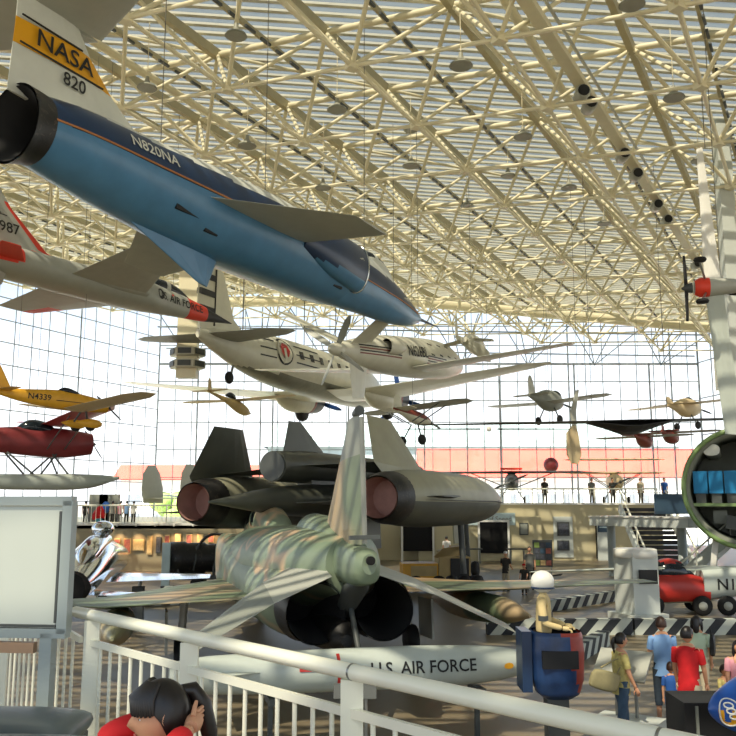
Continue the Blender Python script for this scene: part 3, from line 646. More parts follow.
MB().box((9.6, 1.5, -1.1), (1.6, .06, 1.2), 'titanium').build('gear_door', t)
pyl = MB().box((3.2, 0, .85), (3.4, .5, .5), 'titanium').build('drone_pylon', t)
t = thing('reconnaissance_drone', 'dark drone with a single fin riding on the back of the twin finned jet', 'drone', (-2.59, 25.48, 3.27), pose(65, -.3, -3.1))
MB().loft([(-.35, 0, 1.42, .45, .45, 2), (1.5, 0, 1.46, .52, .5, 2), (4, 0, 1.48, .55, .5, 2), (9, 0, 1.5, .5, .46, 2), (11, 0, 1.5, .42, .4, 2)], 'titanium', 30, 5, caps=(True, False)).build('fuselage', t)
MB().loft([(-.4, 0, 1.42, .42, .42, 2), (-.3, 0, 1.42, .42, .42, 2)], 'dark_grey', 24, 1).build('exhaust', t)
MB().loft([(10.6, 0, 1.5, .3, .3, 2), (12.2, 0, 1.5, .02, .02, 2)], 'dark_grey', 20, 3).build('inlet_cone', t)
MB().wing([((3.1, 0, 1.85), (.25, 0, 1.85), .14), ((1.45, 0, 2.85), (.65, 0, 2.85), .06)], 'titanium', up=(0, 1, 0)).build('tail_fin', t)
for s_ in (-1, 1): MB().wing([((10.2, s_*.3, 1.45), (.6, s_*.3, 1.45), .14), ((3.2, s_*2.0, 1.42), (.8, s_*2.0, 1.42), .08), ((1.6, s_*2.9, 1.4), (.9, s_*2.9, 1.4), .05)], 'titanium').build('wing', t)

# ---------------- camouflaged fighter in front ----------------
t = thing('camouflage_fighter', 'camouflaged twin engine jet fighter seen from behind, parked in the centre', 'aircraft', (-.36, 15.38, 1.83), pose(104.1, -2.1, -1))
fs = [(-.2, 0, .72, .42, .5, 2.2), (.8, 0, .72, .8, .62, 2.4), (2.2, 0, .62, 1.15, .8, 2.6), (4.5, 0, .5, 1.45, .95, 2.8), (8, 0, .45, 1.5, 1.05, 2.8), (10.4, 0, .5, 1.15, 1.0, 2.4), (12.5, 0, .45, .75, .95, 2.1), (14.5, 0, .2, .6, .8, 2), (16.4, 0, .05, .35, .42, 2), (17.6, 0, 0, .05, .05, 2)]
MB().loft(fs, 'camo', 44, 8).build('fuselage', t)
for s_ in (-1, 1):
    MB().loft([(.3, s_*.62, 0, .56, .56, 2), (2.0, s_*.72, .08, .68, .68, 2), (5.5, s_*.95, .3, .66, .72, 2.3), (8.5, s_*1.15, .5, .5, .8, 2.8), (10.3, s_*1.2, .55, .36, .78, 3)], 'camo', 32, 6, caps=(False, True)).build('air_duct', t)
    nn = MB().loft([(-.25, s_*.6, -.04, .53, .53, 2), (.1, s_*.62, 0, .57, .57, 2), (.5, s_*.63, 0, .6, .6, 2)], 'engine_black', 32, 4, caps=(False, False)); nn.loft([(-.25, s_*.6, -.04, .51, .51, 2), (.5, s_*.62, 0, .42, .42, 2), (1.8, s_*.63, 0, .36, .36, 2)], 'soot_shade', 32, 4, caps=(False, True)); nn.build('exhaust_nozzle', t)
    MB().wing([((9.8, s_*1.1, .02), (1.9, s_*1.1, .1), .4), ((5.6, s_*4.2, -.1), (2.6, s_*4.2, 0), .26), ((3.4 if s_ < 0 else 5.0, s_*(7.75 if s_ < 0 else 5.6), -.0), (2.5 if s_ < 0 else 4.0, s_*(7.75 if s_ < 0 else 5.6), .0), .06)], 'camo_wing', sub=3).build('wing', t)
    MB().wing([((1.5, s_*.4, .88), (-.65, s_*.4, .58), .08), ((.75, s_*1.4, .44), (-.8, s_*1.4, .2), .07)], 'light_grey').wing([((.75, s_*1.4, .44), (-.8, s_*1.4, .2), .07), ((-.4, s_*2.75, -.34), (-1.1, s_*2.7, -.46), .03)], 'mid_grey').build('tailplane', t)
    MB().loft([(1.2, s_*4.0, -.45, .03, .03, 2), (2.6, s_*4.0, -.45, .3, .28, 2), (5.5, s_*4.0, -.5, .32, .3, 2), (7.4, s_*4.0, -.5, .03, .03, 2)], 'camo_wing', 20, 5).build('drop_tank', t)
    MB().tube([(5.2, s_*2.6, -.05), (5.2, s_*2.7, -1.5)], .09, 'white_paint', 8).build('gear_leg', t)
    MB().lathe([(.1, -.12), (.34, -.12), (.38, 0), (.34, .12), (.1, .12)], 'tyre', 'Y', 18, (5.2, s_*2.7, -1.28)).build('wheel', t)
    MB().box((4.9, s_*3.0, -.75), (1.0, .05, .9), 'light_grey').build('gear_door', t)
MB().loft([(-1.66, 0, .8, .12, .16, 2), (-1.5, 0, .76, .22, .28, 2.6), (-.4, 0, .78, .27, .36, 2.6), (1.2, 0, 1.05, .4, .5, 2.2), (3, 0, 1.2, .45, .5, 2)], 'camo', 28, 5, None).build('tail_cone', t)
MB().lathe([(.07, -1.78), (.07, -1.70)], 'soot_shade', 'X', 16, (0, 0, .86)).build('drain_port', t)
MB().loft([(-1.1, 0, .5, .1, .06, 2), (-.7, 0, .38, .22, .14, 2), (0, 0, .15, .16, .3, 2), (1.5, 0, 0, .2, .5, 2)], 'dark_grey', 20, 4).build('keel', t)
MB().wing([((2.9, 0, 1.1), (-1.2, 0, 1.1), .34), ((1.7, 0, 1.35), (-1.25, 0, 1.35), .3), ((-.2, 0, 2.95), (-1.2, 0, 3.0), .15), ((-.35, 0, 3.2), (-1.2, 0, 3.28), .12)], 'camo_wing', up=(0, 1, 0), sub=4, matf=lambda c: 'mid_grey' if c.z > 2.7 else None).build('tail_fin', t)
MB().tube([(-1.3, -.02, 1.12), (-1.3, -.02, 3.2)], .045, 'dull_metal', 8).build('rudder_post', t)
MB().tube([(-.9, 0, 3.3), (-1.25, 0, 3.32)], [.06, .09], 'dark_grey', 8).build('beacon', t)
MB().box((-1.35, 0, 1.22), (.1, .5, .07), 'dark_grey').build('fuel_vent', t)
MB().loft([(6.5, 0, 1.2, .2, .1, 2), (9.5, 0, 1.55, .46, .5, 2), (11.5, 0, 1.6, .5, .58, 2), (13.6, 0, 1.2, .42, .42, 2), (15, 0, .8, .12, .1, 2)], 'camo', 28, 6, lambda c: 'glass_dark' if c.x > 10.2 and c.z > 1.55 and abs((c.x/1.3) % 1-.5) > .1 else None).build('canopy', t)
MB().tube([(-.2, 0, .1), (-.9, 0, -.75)], .05, 'dark_grey', 8).build('arrestor_hook', t)
MB().lathe([(.08, -.14), (.33, -.13), (.4, 0), (.33, .13), (.08, .14)], 'tyre', 'Y', 18, (12.6, 0, -.9)).build('wheel', t)
MB().tube([(12.8, 0, -.1), (12.6, 0, -1.0)], .1, 'white_paint', 8).build('gear_leg', t)
MB().loft([(-.45, .12, -.5, .1, .1, 2), (-.2, .12, -.46, .28, .28, 2), (1.5, .1, -.5, .36, .36, 2), (5.5, .1, -.6, .42, .42, 2), (7.2, .1, -.5, .05, .05, 2)], 'engine_black', 24, 5).build('centreline_tank', t)

# ---------------- people ----------------
def evalmesh(o):
    bpy.context.view_layer.update()
    return bpy.data.meshes.new_from_object(o.evaluated_get(bpy.context.evaluated_depsgraph_get()))
def skinmesh(J, Eg, rad, sub=2, root=0):
    me = bpy.data.meshes.new('s'); me.from_pydata([J[k] for k in J], [(list(J).index(a), list(J).index(b)) for a, b in Eg], [])
    o = bpy.data.objects.new('s', me); COL.objects.link(o)
    o.modifiers.new('s', 'SKIN'); 
    for i, k in enumerate(J):
        r = rad[k]; r = r if isinstance(r, tuple) else (r, r); me.skin_vertices[0].data[i].radius = r; me.skin_vertices[0].data[i].use_root = (i == root)
    m = o.modifiers.new('u', 'SUBSURF'); m.levels = sub; m.render_levels = sub
    r = evalmesh(o); bpy.data.objects.remove(o); bpy.data.meshes.remove(me); return r
def obj_from(me, name, mt, parent, smooth=True):
    me.name = name; me.materials.clear(); me.materials.append(M[mt])
    for p in me.polygons: p.use_smooth = smooth; p.material_index = 0
    o = bpy.data.objects.new(name, me); COL.objects.link(o); o.parent = parent; return o
def head_into(bm, c, h, yaw, pitch=0, sc=1.0):
    # head of height h centred at c facing +x turned by yaw
    N, K = 32, 26; Rm = Euler((0, D(pitch), D(yaw))).to_matrix(); rows = []
    for i in range(K+1):
        t = math.pi*i/K; z = -math.cos(t); q = math.sin(t); row = []
        for j in range(N):
            a = 2*math.pi*j/N; x = q*math.cos(a); y = q*math.sin(a)
            px = x*.40*h; py = y*.335*h; pz = z*.5*h
            if z < 0: px *= 1-.10*abs(z); py *= 1-.28*abs(z)**1.3
            if x > 0:
                px += .035*h*math.exp(-((z+.62)**2)/.03)*math.exp(-(y/.25)**2)       # chin
                px += .10*h*math.exp(-((z+.16)**2)/.022)*math.exp(-(y/.12)**2)+.05*h*math.exp(-((z-.02)**2)/.03)*math.exp(-(y/.10)**2)  # nose
                px -= .03*h*math.exp(-((z-.06)**2)/.012)*math.exp(-((abs(y)-.38)/.16)**2)   # sockets
                px += .022*h*math.exp(-((z+.42)**2)/.008)*math.exp(-(y/.22)**2)            # lips
            else: px -= .04*h*math.exp(-((z-.2)**2)/.2)
            row.append(bm.verts.new(Vector(c)+Rm@Vector((px, py, pz))))
        rows.append(row)
    for i in range(K):
        for j in range(N):
            try: bm.faces.new((rows[i][j], rows[i][(j+1) % N], rows[i+1][(j+1) % N], rows[i+1][j]))
            except ValueError: pass
    for s_ in (-1, 1):   # ears
        e = [Vector(c)+Rm@Vector((-.03*h+.07*h*math.cos(a), s_*(.345*h+.03*h*q), -.0*h+.11*h*math.sin(a))) for q in (0, 1) for a in [k*math.pi/5 for k in range(10)]]
        vs = [bm.verts.new(v) for v in e]
        for k in range(10): bm.faces.new((vs[k], vs[(k+1) % 10], vs[10+(k+1) % 10], vs[10+k]))
        bm.faces.new(vs[10:])
    return Rm
def face_parts(c, h, Rm, parent):
    for s_ in (-1, 1):
        o = MB().ball((0, 0, 0), (.03*h, .055*h, .03*h), 'eye_white', 10, 8).ball((.018*h, 0, 0), (.018*h, .024*h, .024*h), 'iris', 8, 6).build('eye', parent)
        o.location = Vector(c)+Rm@Vector((.315*h, s_*.13*h, .03*h)); o.rotation_euler = Rm.to_euler()
    o = MB().ball((0, 0, 0), (.02*h, .075*h, .022*h), 'lips', 10, 6).build('mouth', parent); o.location = Vector(c)+Rm@Vector((.395*h, 0, -.215*h)); o.rotation_euler = Rm.to_euler()
def hair(c, h, Rm, parent, mt='hair', style='short', name='hair', face=.32):
    bm = MB(); N, K = 32, 22; rings = []
    for i in range(K+1):
        t = math.pi*(.0+.62*i/K); z = math.cos(t); q = max(math.sin(t), .004); ring = []
        for j in range(N):
            a = 2*math.pi*j/N; fr = max(math.cos(a), 0)
            low = 1.0 - (.50 if True else 0)*fr**.6    # raised at the face
            tt = t*low; zz = math.cos(tt); qq = max(math.sin(tt), .004)
            w_ = 1+.025*math.sin(a*9+i*.3)
            ring.append(Vector((qq*math.cos(a)*.445*h*w_-(.02*h), qq*math.sin(a)*.385*h*w_, zz*.555*h)))
        rings.append([tuple(Vector(c)+Rm@v) for v in ring])
    bm.grid(rings, mt, caps=(True, False))
    o = bm
    C = Vector(c)
    if style == 'pony':
        o.tube([C+Rm@Vector(p)*h for p in ((-.4, 0, .2), (-.55, 0, .12), (-.62, 0, -.15), (-.58, 0, -.5), (-.5, 0, -.95))], [.06*h, .13*h, .14*h, .10*h, .02*h], mt, 12)
    if style == 'long':
        for s_ in (-1, 1): o.tube([C+Rm@Vector(p)*h for p in ((.02, s_*.3, .3), (.04, s_*.37, 0), (.02, s_*.38, -.4), (.05, s_*.36, -.9))], [.08*h, .10*h, .11*h, .03*h], mt, 10)
        o.tube([C+Rm@Vector(p)*h for p in ((-.25, 0, .3), (-.33, 0, -.1), (-.32, 0, -.5), (-.28, 0, -1.0))], [.2*h, .24*h, .24*h, .12*h], mt, 12)
    return o.build(name, parent)
def person(label, px, top, Y, h, heading, shirt, pants, hairstyle='short', hairmat='hair', arms=((.1, 0), (.1, 0)), step=.0, sleeves='short', look=0, detail=True, group=None, sitz=None, capm=None, skirt=False, loc=None):
    p = loc if loc is not None else at(px, 500, Y); z0 = 0 if sitz is None else sitz
    t = thing('person', label, 'person', (p.x, p.y, z0), (0, 0, D(heading)), group)
    k = h/1.65
    def V(x, y, z): return (x*k, y*k, z*k)
    J = {'pel': V(0, 0, .93), 'wai': V(.01, 0, 1.06), 'che': V(.02, 0, 1.26), 'nb': V(0, 0, 1.385), 'nk': V(.01, 0, 1.47)}
    rad = {'pel': (.115*k, .145*k), 'wai': (.095*k, .12*k), 'che': (.10*k, .145*k), 'nb': (.065*k, .085*k), 'nk': .05*k}
    if not detail: rad = {q: tuple(v*.8 for v in r_) if isinstance(r_, tuple) else r_*.8 for q, r_ in rad.items()}
    Eg = [('pel', 'wai'), ('wai', 'che'), ('che', 'nb'), ('nb', 'nk')]
    A = {}
    for s_, nm, (fw, el) in ((1, 'l', arms[0]), (-1, 'r', arms[1])):
        st = step*s_
        J.update({nm+'hip': V(0, s_*.085, .87), nm+'kn': V(.02+st*.5, s_*.095, .47), nm+'an': V(-.02+st, s_*.1, .08), nm+'toe': V(.13+st, s_*.115, .03)})
        rad.update({nm+'hip': .088*k, nm+'kn': .056*k, nm+'an': .037*k, nm+'toe': .032*k}); Eg += [('pel', nm+'hip'), (nm+'hip', nm+'kn'), (nm+'kn', nm+'an'), (nm+'an', nm+'toe')]
        sh = Vector((0, s_*.175, 1.35)); ua = Vector((math.sin(fw), s_*.12, -math.cos(fw)))*.27; e_ = sh+ua; fa = Vector((math.sin(fw+el), -s_*.02, -math.cos(fw+el)))*.24; w_ = e_+fa
        J.update({nm+'sh': V(*sh), nm+'el': V(*e_), nm+'wr': V(*w_)}); rad.update({nm+'sh': .052*k, nm+'el': .038*k, nm+'wr': .026*k}); Eg += [('nb', nm+'sh'), (nm+'sh', nm+'el'), (nm+'el', nm+'wr')]
        A[nm] = (w_, fa.normalized(), s_)
    me = skinmesh(J, Eg, rad, 2 if detail else 1)
    bm = bmesh.new(); bm.from_mesh(me); bpy.data.meshes.remove(me)
    hh = .232*k if h > 1.3 else .21*1.05*max(k, .8); c = Vector(V(.03, 0, 1.49))+Vector((0, 0, hh*.38))
    Rm = head_into(bm, c, hh, look)
    tmp = MB()
    for nm, (w_, d, s_) in A.items():   # hands: palm, four fingers and a thumb
        sd_ = Vector((d.z, 0, -d.x)) if abs(d.z) > .2 else Vector((0, 0, 1)); sd_.normalize(); w_ = w_*k
        tmp.tube([w_-d*.01*k, w_+d*.035*k, w_+d*.075*k], [.024*k, .034*k, .03*k], 'skin', 8)
        if detail:
            for q, ln in zip((-.027, -.009, .009, .026), (.05, .062, .068, .058)):
                b0 = w_+d*.07*k+sd_*q*k; cur = Vector((0, -s_, 0))*.02*k
                tmp.tube([b0, b0+d*ln*.55*k+cur*.3, b0+d*ln*k+cur], [.0085*k, .008*k, .006*k], 'skin', 6)
            b0 = w_+d*.02*k+sd_*.03*k; tmp.tube([b0, b0+(d*.6+sd_)*.03*k, b0+(d*1.3+sd_)*.038*k], [.011*k, .01*k, .007*k], 'skin', 6)
    vv = [bm.verts.new(v) for v in tmp.v]
    for f_ in tmp.f: 
        try: bm.faces.new([vv[i] for i in f_])
        except ValueError: pass
    me = bpy.data.meshes.new('body'); bm.to_mesh(me); bm.free(); obj_from(me, 'body', 'skin', t)
    face_parts(c, hh, Rm, t)
    if hairstyle: hair(c, hh, Rm, t, hairmat, hairstyle)
    if capm:
        o = MB().ball((0, 0, 0), (.46*hh, .4*hh, .3*hh), capm, 16, 8).box((.42*hh, 0, .0), (.3*hh, .5*hh, .03*hh), capm).build('cap', t); o.location = c+Vector((0, 0, .28*hh)); o.rotation_euler = Rm.to_euler()
    # shirt and trousers as shaped shells around the body
    def ell(z, rx, ry, n=24, ox=0): return [(ox+rx*k*math.cos(2*math.pi*i/n), ry*k*math.sin(2*math.pi*i/n), z*k) for i in range(n)]
    sh_ = MB().grid([ell(*q) for q in ((.76, .135, .172), (.84, .134, .168), (.95, .126, .158), (1.06, .116, .146), (1.18, .124, .158), (1.28, .128, .176), (1.35, .112, .172), (1.395, .085, .125), (1.425, .06, .075))], shirt, caps=(False, False))
    for nm in 'lr':
        e_ = Vector(J[nm+'el']); s0 = Vector(J[nm+'sh']); s1 = s0.lerp(e_, .3); end = s0.lerp(e_, .66 if sleeves == 'short' else 1)
        sh_.tube([s0+Vector((0, -.05*k if nm == 'l' else .05*k, .005*k)), s0, s1, end], [.05*k, .062*k, .06*k, .056*k], shirt, 14)
    sh_.build('shirt', t)
    tr_ = MB().grid([ell(*q) for q in ((.74, .06, .10), (.80, .11, .155), (.88, .125, .165), (.96, .122, .158), (1.03, .112, .145))], pants)
    for nm in 'lr':
        h_ = Vector(J[nm+'hip']); kn = Vector(J[nm+'kn']); an = Vector(J[nm+'an'])+Vector((0, 0, (.02 if pants != 'denim_dark' else .2)*k))
        tr_.tube([h_, h_.lerp(kn, .5), kn, kn.lerp(an, .5), an], [.1*k, .088*k, .07*k, .064*k, .058*k], pants, 14)
    tr_.build('trousers', t)
    for nm in 'lr':
        a = Vector(J[nm+'an']); b_ = Vector(J[nm+'toe'])
        MB().loft([(-.07*k, 0, 0, .03*k, .035*k, 2.4), (0, 0, .005*k, .04*k, .045*k, 2.4), (.1*k, 0, -.005*k, .045*k, .035*k, 2.4), (.19*k, 0, -.012*k, .025*k, .022*k, 2.2)], 'cloth_dark', 14, 3).build('shoe', t, loc=(a.x-.01, a.y, .042*k))
    return t, c, hh, Rm
YP = dict(detail=True)
t, c, hh, Rm = person('woman in yellow patterned top and jeans with a tan shoulder bag and ponytail', 613, 629, 13.8, 1.60, 8, 'cloth_yellow', 'denim', 'pony', arms=((.15, .3), (.2, .25)), step=.12)
bag = MB().loft([(-.26, 0, -.06, .03, .08, 5), (-.22, 0, -.04, .05, .13, 5), (0, 0, -.02, .07, .15, 5), (.16, 0, 0, .05, .13, 5), (.19, 0, 0, .03, .11, 5)], 'bag_tan', 18, 4)
tb = thing('shoulder_bag', 'tan canvas shoulder bag carried by the woman with the ponytail', 'bag', t.location+Vector((-.27, -.2, .98)), (0, D(20), D(8)))
bag.build('bag_body', tb); MB().tube([(-.15, 0, .14), (.05, .04, .32), (.2, .06, .4), (.14, .02, .12)], .014, 'bag_tan', 6).build('strap', tb)
person('woman in light blue T-shirt and dark cropped jeans with her back to us', 655, 613, 15.0, 1.68, 88, 'cloth_blue', 'denim_dark', 'short', 'hair_brown', arms=((.25, .5), (.2, .3)), step=.03)
person('man in red T-shirt and pale khaki trousers walking right', 679, 625, 13.6, 1.72, 52, 'cloth_red', 'khaki', 'short', arms=((.1, .2), (.25, .15)), step=.2, look=-25)
t, c, hh, Rm = person('woman in pale green top behind the man in red, black bag on her shoulder', 689, 615, 15.6, 1.62, 60, 'cloth_pale_green', 'khaki', 'long', arms=((.3, .4), (.2, .2)), step=.1)
tb = thing('black_bag', 'black shoulder bag on the woman in the pale green top', 'bag', t.location+Vector((.24, -.05, 1.18)), (0, 0, D(70)))
MB().loft([(-.14, 0, 0, .03, .15, 3), (0, 0, 0, .06, .2, 3), (.14, 0, 0, .03, .16, 3)], 'black', 16, 4).build('bag_body', tb); MB().tube([(-.1, 0, .15), (0, .02, .3), (.1, 0, .15)], .012, 'black', 6).build('strap', tb)
person('girl in pink sleeveless top with long black hair facing us', 728, 636, 13.9, 1.48, -95, 'cloth_pink', 'denim', 'long', arms=((.1, .1), (.1, .1)), look=0)
person('small child in a pale yellow top beside the girl in pink', 713, 664, 14.4, 1.0, -60, 'cloth_yellow', 'khaki', 'short', 'hair_brown')
person('small child in blue top and light jeans between the two adults', 662, 660, 14.3, 1.06, 85, 'cloth_royal', 'cloth_blue', 'short', 'hair_brown')
F_ = dict(detail=False)
person('visitor in white cap and dark olive shirt standing on the far floor', 504, 556, 36, 1.55, 60, 'cloth_dark', 'khaki', None, capm='cloth_white', arms=((.3, .9), (.2, .8)), **F_)
person('adult in grey shirt standing behind the child in the red and white cap', 528, 553, 36.5, 1.72, -100, 'cloth_grey', 'cloth_dark', 'short', **F_)
person('child in red and white cap holding a pale tube', 522, 569, 34.6, 1.15, -110, 'cloth_dark', 'cloth_dark', None, capm='cloth_red', arms=((.4, .6), (.4, .6)), **F_)
pt = at(519, 583, 34.3); tag(MB().tube([(pt.x-.2, pt.y, pt.z-.2), (pt.x+.25, pt.y, pt.z+.08)], .035, 'cloth_white', 8).build('paper_tube'), 'pale paper tube held by the child in the capped hat', 'tube')
person('visitor in white shirt under the nose of the twin finned jet', 446, 535, 50, 1.6, 90, 'cloth_white', 'cloth_grey', 'short', **F_)
person('visitor in a teal top half hidden behind the camouflaged jet', 266, 549, 37, 1.6, 70, 'cloth_teal', 'cloth_grey', 'short', **F_)
mz = [(86, 46.8, 'visitor in a dark top at the left end of the art gallery railing', 'cloth_dark'), (113, 47, 'visitor in a grey top beside the display cases on the left gallery', 'cloth_grey'), (121, 46.6, 'visitor in a pink top on the left gallery', 'cloth_pink'), (127, 47.4, 'visitor in a light blue top on the left gallery', 'cloth_blue'), (134, 47, 'visitor in a white top, rightmost of the group on the left gallery', 'cloth_white')]
for px, Y_, lb, m_ in mz: person(lb, px, 0, Y_, 1.2, 90, m_, 'cloth_dark', 'short', sitz=2.41, **F_)
mz = [(545, 55.5, 'visitor in a dark coat behind the far balcony railing, leftmost there', 'cloth_dark'), (592, 55.8, 'visitor in a grey coat behind the far balcony railing', 'cloth_grey'), (613, 55.4, 'visitor in dark clothes on the far balcony, left of the bridge', 'cloth_dark'), (641, 56, 'visitor in a khaki top on the far balcony above the stairs', 'khaki'), (665, 55.2, 'visitor in blue on the far balcony, right of the khaki one', 'cloth_royal')]
for px, Y_, lb, m_ in mz: person(lb, px, 0, Y_, 1.65, -80, m_, 'cloth_dark', 'short', sitz=3.41, **F_)

# seated girl in the foreground, arms folded up behind her head
hc = Vector(at(161, 716, 2.9)); t = thing('person', 'girl in red top sitting by the railing, hands behind her black-haired head', 'person', (hc.x, hc.y, MZ), (0, 0, 0))
hh = .212; c = Vector((0, 0, hc.z-MZ)); yw = -158  # facing left and slightly towards us
Rm0 = Euler((0, D(12), D(yw))).to_matrix(); fwd = Vector((math.cos(D(yw)), math.sin(D(yw)), 0)); lft = Vector((-fwd.y, fwd.x, 0))
def Q(a, b_, z): return tuple(fwd*a+lft*b_+Vector((0, 0, c.z+z)))
J = {'pel': Q(-.1, 0, -.60), 'wai': Q(-.09, 0, -.46), 'che': Q(-.05, 0, -.30), 'nb': Q(-.03, 0, -.19), 'nk': Q(-.015, 0, -.10)}
rad = {'pel': (.1, .13), 'wai': (.08, .1), 'che': (.08, .11), 'nb': (.05, .07), 'nk': .042}
Eg = [('pel', 'wai'), ('wai', 'che'), ('che', 'nb'), ('nb', 'nk')]
for s_, nm in ((1, 'l'), (-1, 'r')):
    J.update({nm+'sh': Q(-.03, s_*.125, -.2), nm+'el': Q(.17 if s_ < 0 else .02, s_*(.13 if s_ < 0 else .22), -.07), nm+'wr': Q(-.08, s_*.10, -.02), nm+'hip': Q(-.08, s_*.08, -.62), nm+'kn': Q(.27, s_*.1, -.60), nm+'an': Q(.29, s_*.1, -.62-.32)})
    rad.update({nm+'sh': .045, nm+'el': .033, nm+'wr': .024, nm+'hip': .075, nm+'kn': .05, nm+'an': .035}); Eg += [('nb', nm+'sh'), (nm+'sh', nm+'el'), (nm+'el', nm+'wr'), ('pel', nm+'hip'), (nm+'hip', nm+'kn'), (nm+'kn', nm+'an')]
me = skinmesh(J, Eg, rad); bm = bmesh.new(); bm.from_mesh(me); Rm = head_into(bm, c, hh, yw, 4)
tmp = MB()
for s_, nm in ((1, 'l'), (-1, 'r')):
    w_ = Vector(J[nm+'wr']); d = (Vector(Q(-.125, s_*.0, -.0))-w_).normalized()
    tmp.tube([w_, w_+d*.03, w_+d*.06], [.022, .03, .026], 'skin', 8)
    for q, ln in zip((-.022, -.007, .008, .022), (.04, .05, .052, .045)):
        b0 = w_+d*.055+Vector((0, 0, q)); tmp.tube([b0, b0+d*ln*.6-fwd*.006, b0+d*ln-fwd*.012], [.008, .0075, .006], 'skin', 6)
    b0 = w_+d*.02+Vector((0, 0, .026)); tmp.tube([b0, b0+d*.02+Vector((0, 0, .02)), b0+d*.04+Vector((0, 0, .03))], [.009, .008, .006], 'skin', 6)
vv = [bm.verts.new(v) for v in tmp.v]
for f_ in tmp.f: bm.faces.new([vv[i] for i in f_])
me = bpy.data.meshes.new('body'); bm.to_mesh(me); bm.free(); obj_from(me, 'body', 'skin', t); face_parts(c, hh, Rm, t)
hr = MB(); Cc = Vector(c)
hair(c, hh, Rm, t, 'hair', 'none')
hr = MB()
for i in range(27):   # fringe strands over the forehead
    a = (i-13)/13*1.2; p0 = Vector((.16*math.cos(a), .20*math.sin(a), .52)); p1 = Vector((.40*math.cos(a)+.03, .36*math.sin(a), .33)); p2 = Vector((.41*math.cos(a)+.02, .37*math.sin(a), .10-.02*(i % 2)))
    hr.tube([Cc+Rm@(p*hh) for p in (p0, p1, p2)], [.045*hh, .045*hh, .02*hh], 'hair', 8)
hr.build('fringe', t)
hr = MB(); hr.tube([Cc+Rm@(Vector(p)*hh) for p in ((-.34, -.1, .32), (-.5, -.12, .3), (-.66, -.14, .05), (-.76, -.15, -.4), (-.80, -.15, -.9))], [.08*hh, .13*hh, .15*hh, .13*hh, .04*hh], 'hair', 14); hr.build('ponytail', t)
Js = {'wl': Q(-.1, 0, -.62), 'wai': J['wai'], 'che': J['che'], 'nb': Q(-.03, 0, -.2)}; rs = {'wl': (.12, .15), 'wai': (.1, .12), 'che': (.1, .13), 'nb': (.06, .08)}; Es = [('wl', 'wai'), ('wai', 'che'), ('che', 'nb')]
for nm in 'lr':
    Js.update({nm+'s': J[nm+'sh'], nm+'e': J[nm+'el'], nm+'w': tuple(Vector(J[nm+'wr']).lerp(Vector(J[nm+'el']), .15))}); rs.update({nm+'s': .062, nm+'e': .052, nm+'w': .04}); Es += [('nb', nm+'s'), (nm+'s', nm+'e'), (nm+'e', nm+'w')]
obj_from(skinmesh(Js, Es, rs), 'red_top', 'cloth_red', t)
Jp = {'pel': J['pel']}; rp2 = {'pel': (.12, .15)}; Ep = []
for nm in 'lr': Jp.update({nm+'h': J[nm+'hip'], nm+'k': J[nm+'kn'], nm+'a': J[nm+'an']}); rp2.update({nm+'h': .09, nm+'k': .065, nm+'a': .05}); Ep += [('pel', nm+'h'), (nm+'h', nm+'k'), (nm+'k', nm+'a')]
obj_from(skinmesh(Jp, Ep, rp2), 'trousers', 'denim', t)
sz = c.z-.62-.13
stl = thing('stool', 'low dark stool under the girl in red beside the railing', 'stool', (hc.x-fwd.x*.08, hc.y-fwd.y*.08, MZ))
MB().lathe([(.17, sz-.05), (.18, sz-.03), (.17, sz)], 'vinyl', n=20).build('seat', stl)
for a in range(4): MB().tube([(.13*math.cos(a*1.57+.78), .13*math.sin(a*1.57+.78), sz-.04), (.16*math.cos(a*1.57+.78), .16*math.sin(a*1.57+.78), 0)], .015, 'steel', 6).build('leg', stl)

# ---------------- mezzanine foreground ----------------
m_ = mat('mezz_floor', S(120, 112, 96), .7)
# rail line: x=93 d=4.0 ; x=352 d=2.7 ; runs off the right
RA = at(93, 615, 4.35); RBp = at(352, 672, 2.95); RA.z = RBp.z = 0; rd = (RBp-RA).normalized()
RE = RA+rd*4.6; RC = RA-rd*.12; rn = Vector((-rd.y, rd.x, 0))
LP1 = Vector(((17-368)/850*6.4, 6.4, 0)); ld = (LP1-RC).normalized()
struct(MB().add([(RC.x-.05, RC.y+.06, MZ), (RE.x+.1, RE.y, MZ), (RE.x, -6, MZ), (-9, -6, MZ), (-9, 11, MZ), (LP1+ld*3.2).to_tuple()[:2]+(MZ,)]+[(x, y, MZ-.3) for x, y in ((RC.x-.05, RC.y+.06), (RE.x+.1, RE.y), (RE.x, -6), (-9, -6), (-9, 11), (LP1+ld*3.2).to_tuple()[:2])], [(0, 5, 4, 3, 2, 1), (6, 7, 8, 9, 10, 11)]+[(i, (i+1) % 6, (i+1) % 6+6, i+6) for i in range(6)], 'mezz_floor'), 'floor_mezzanine')
RH = 1.02
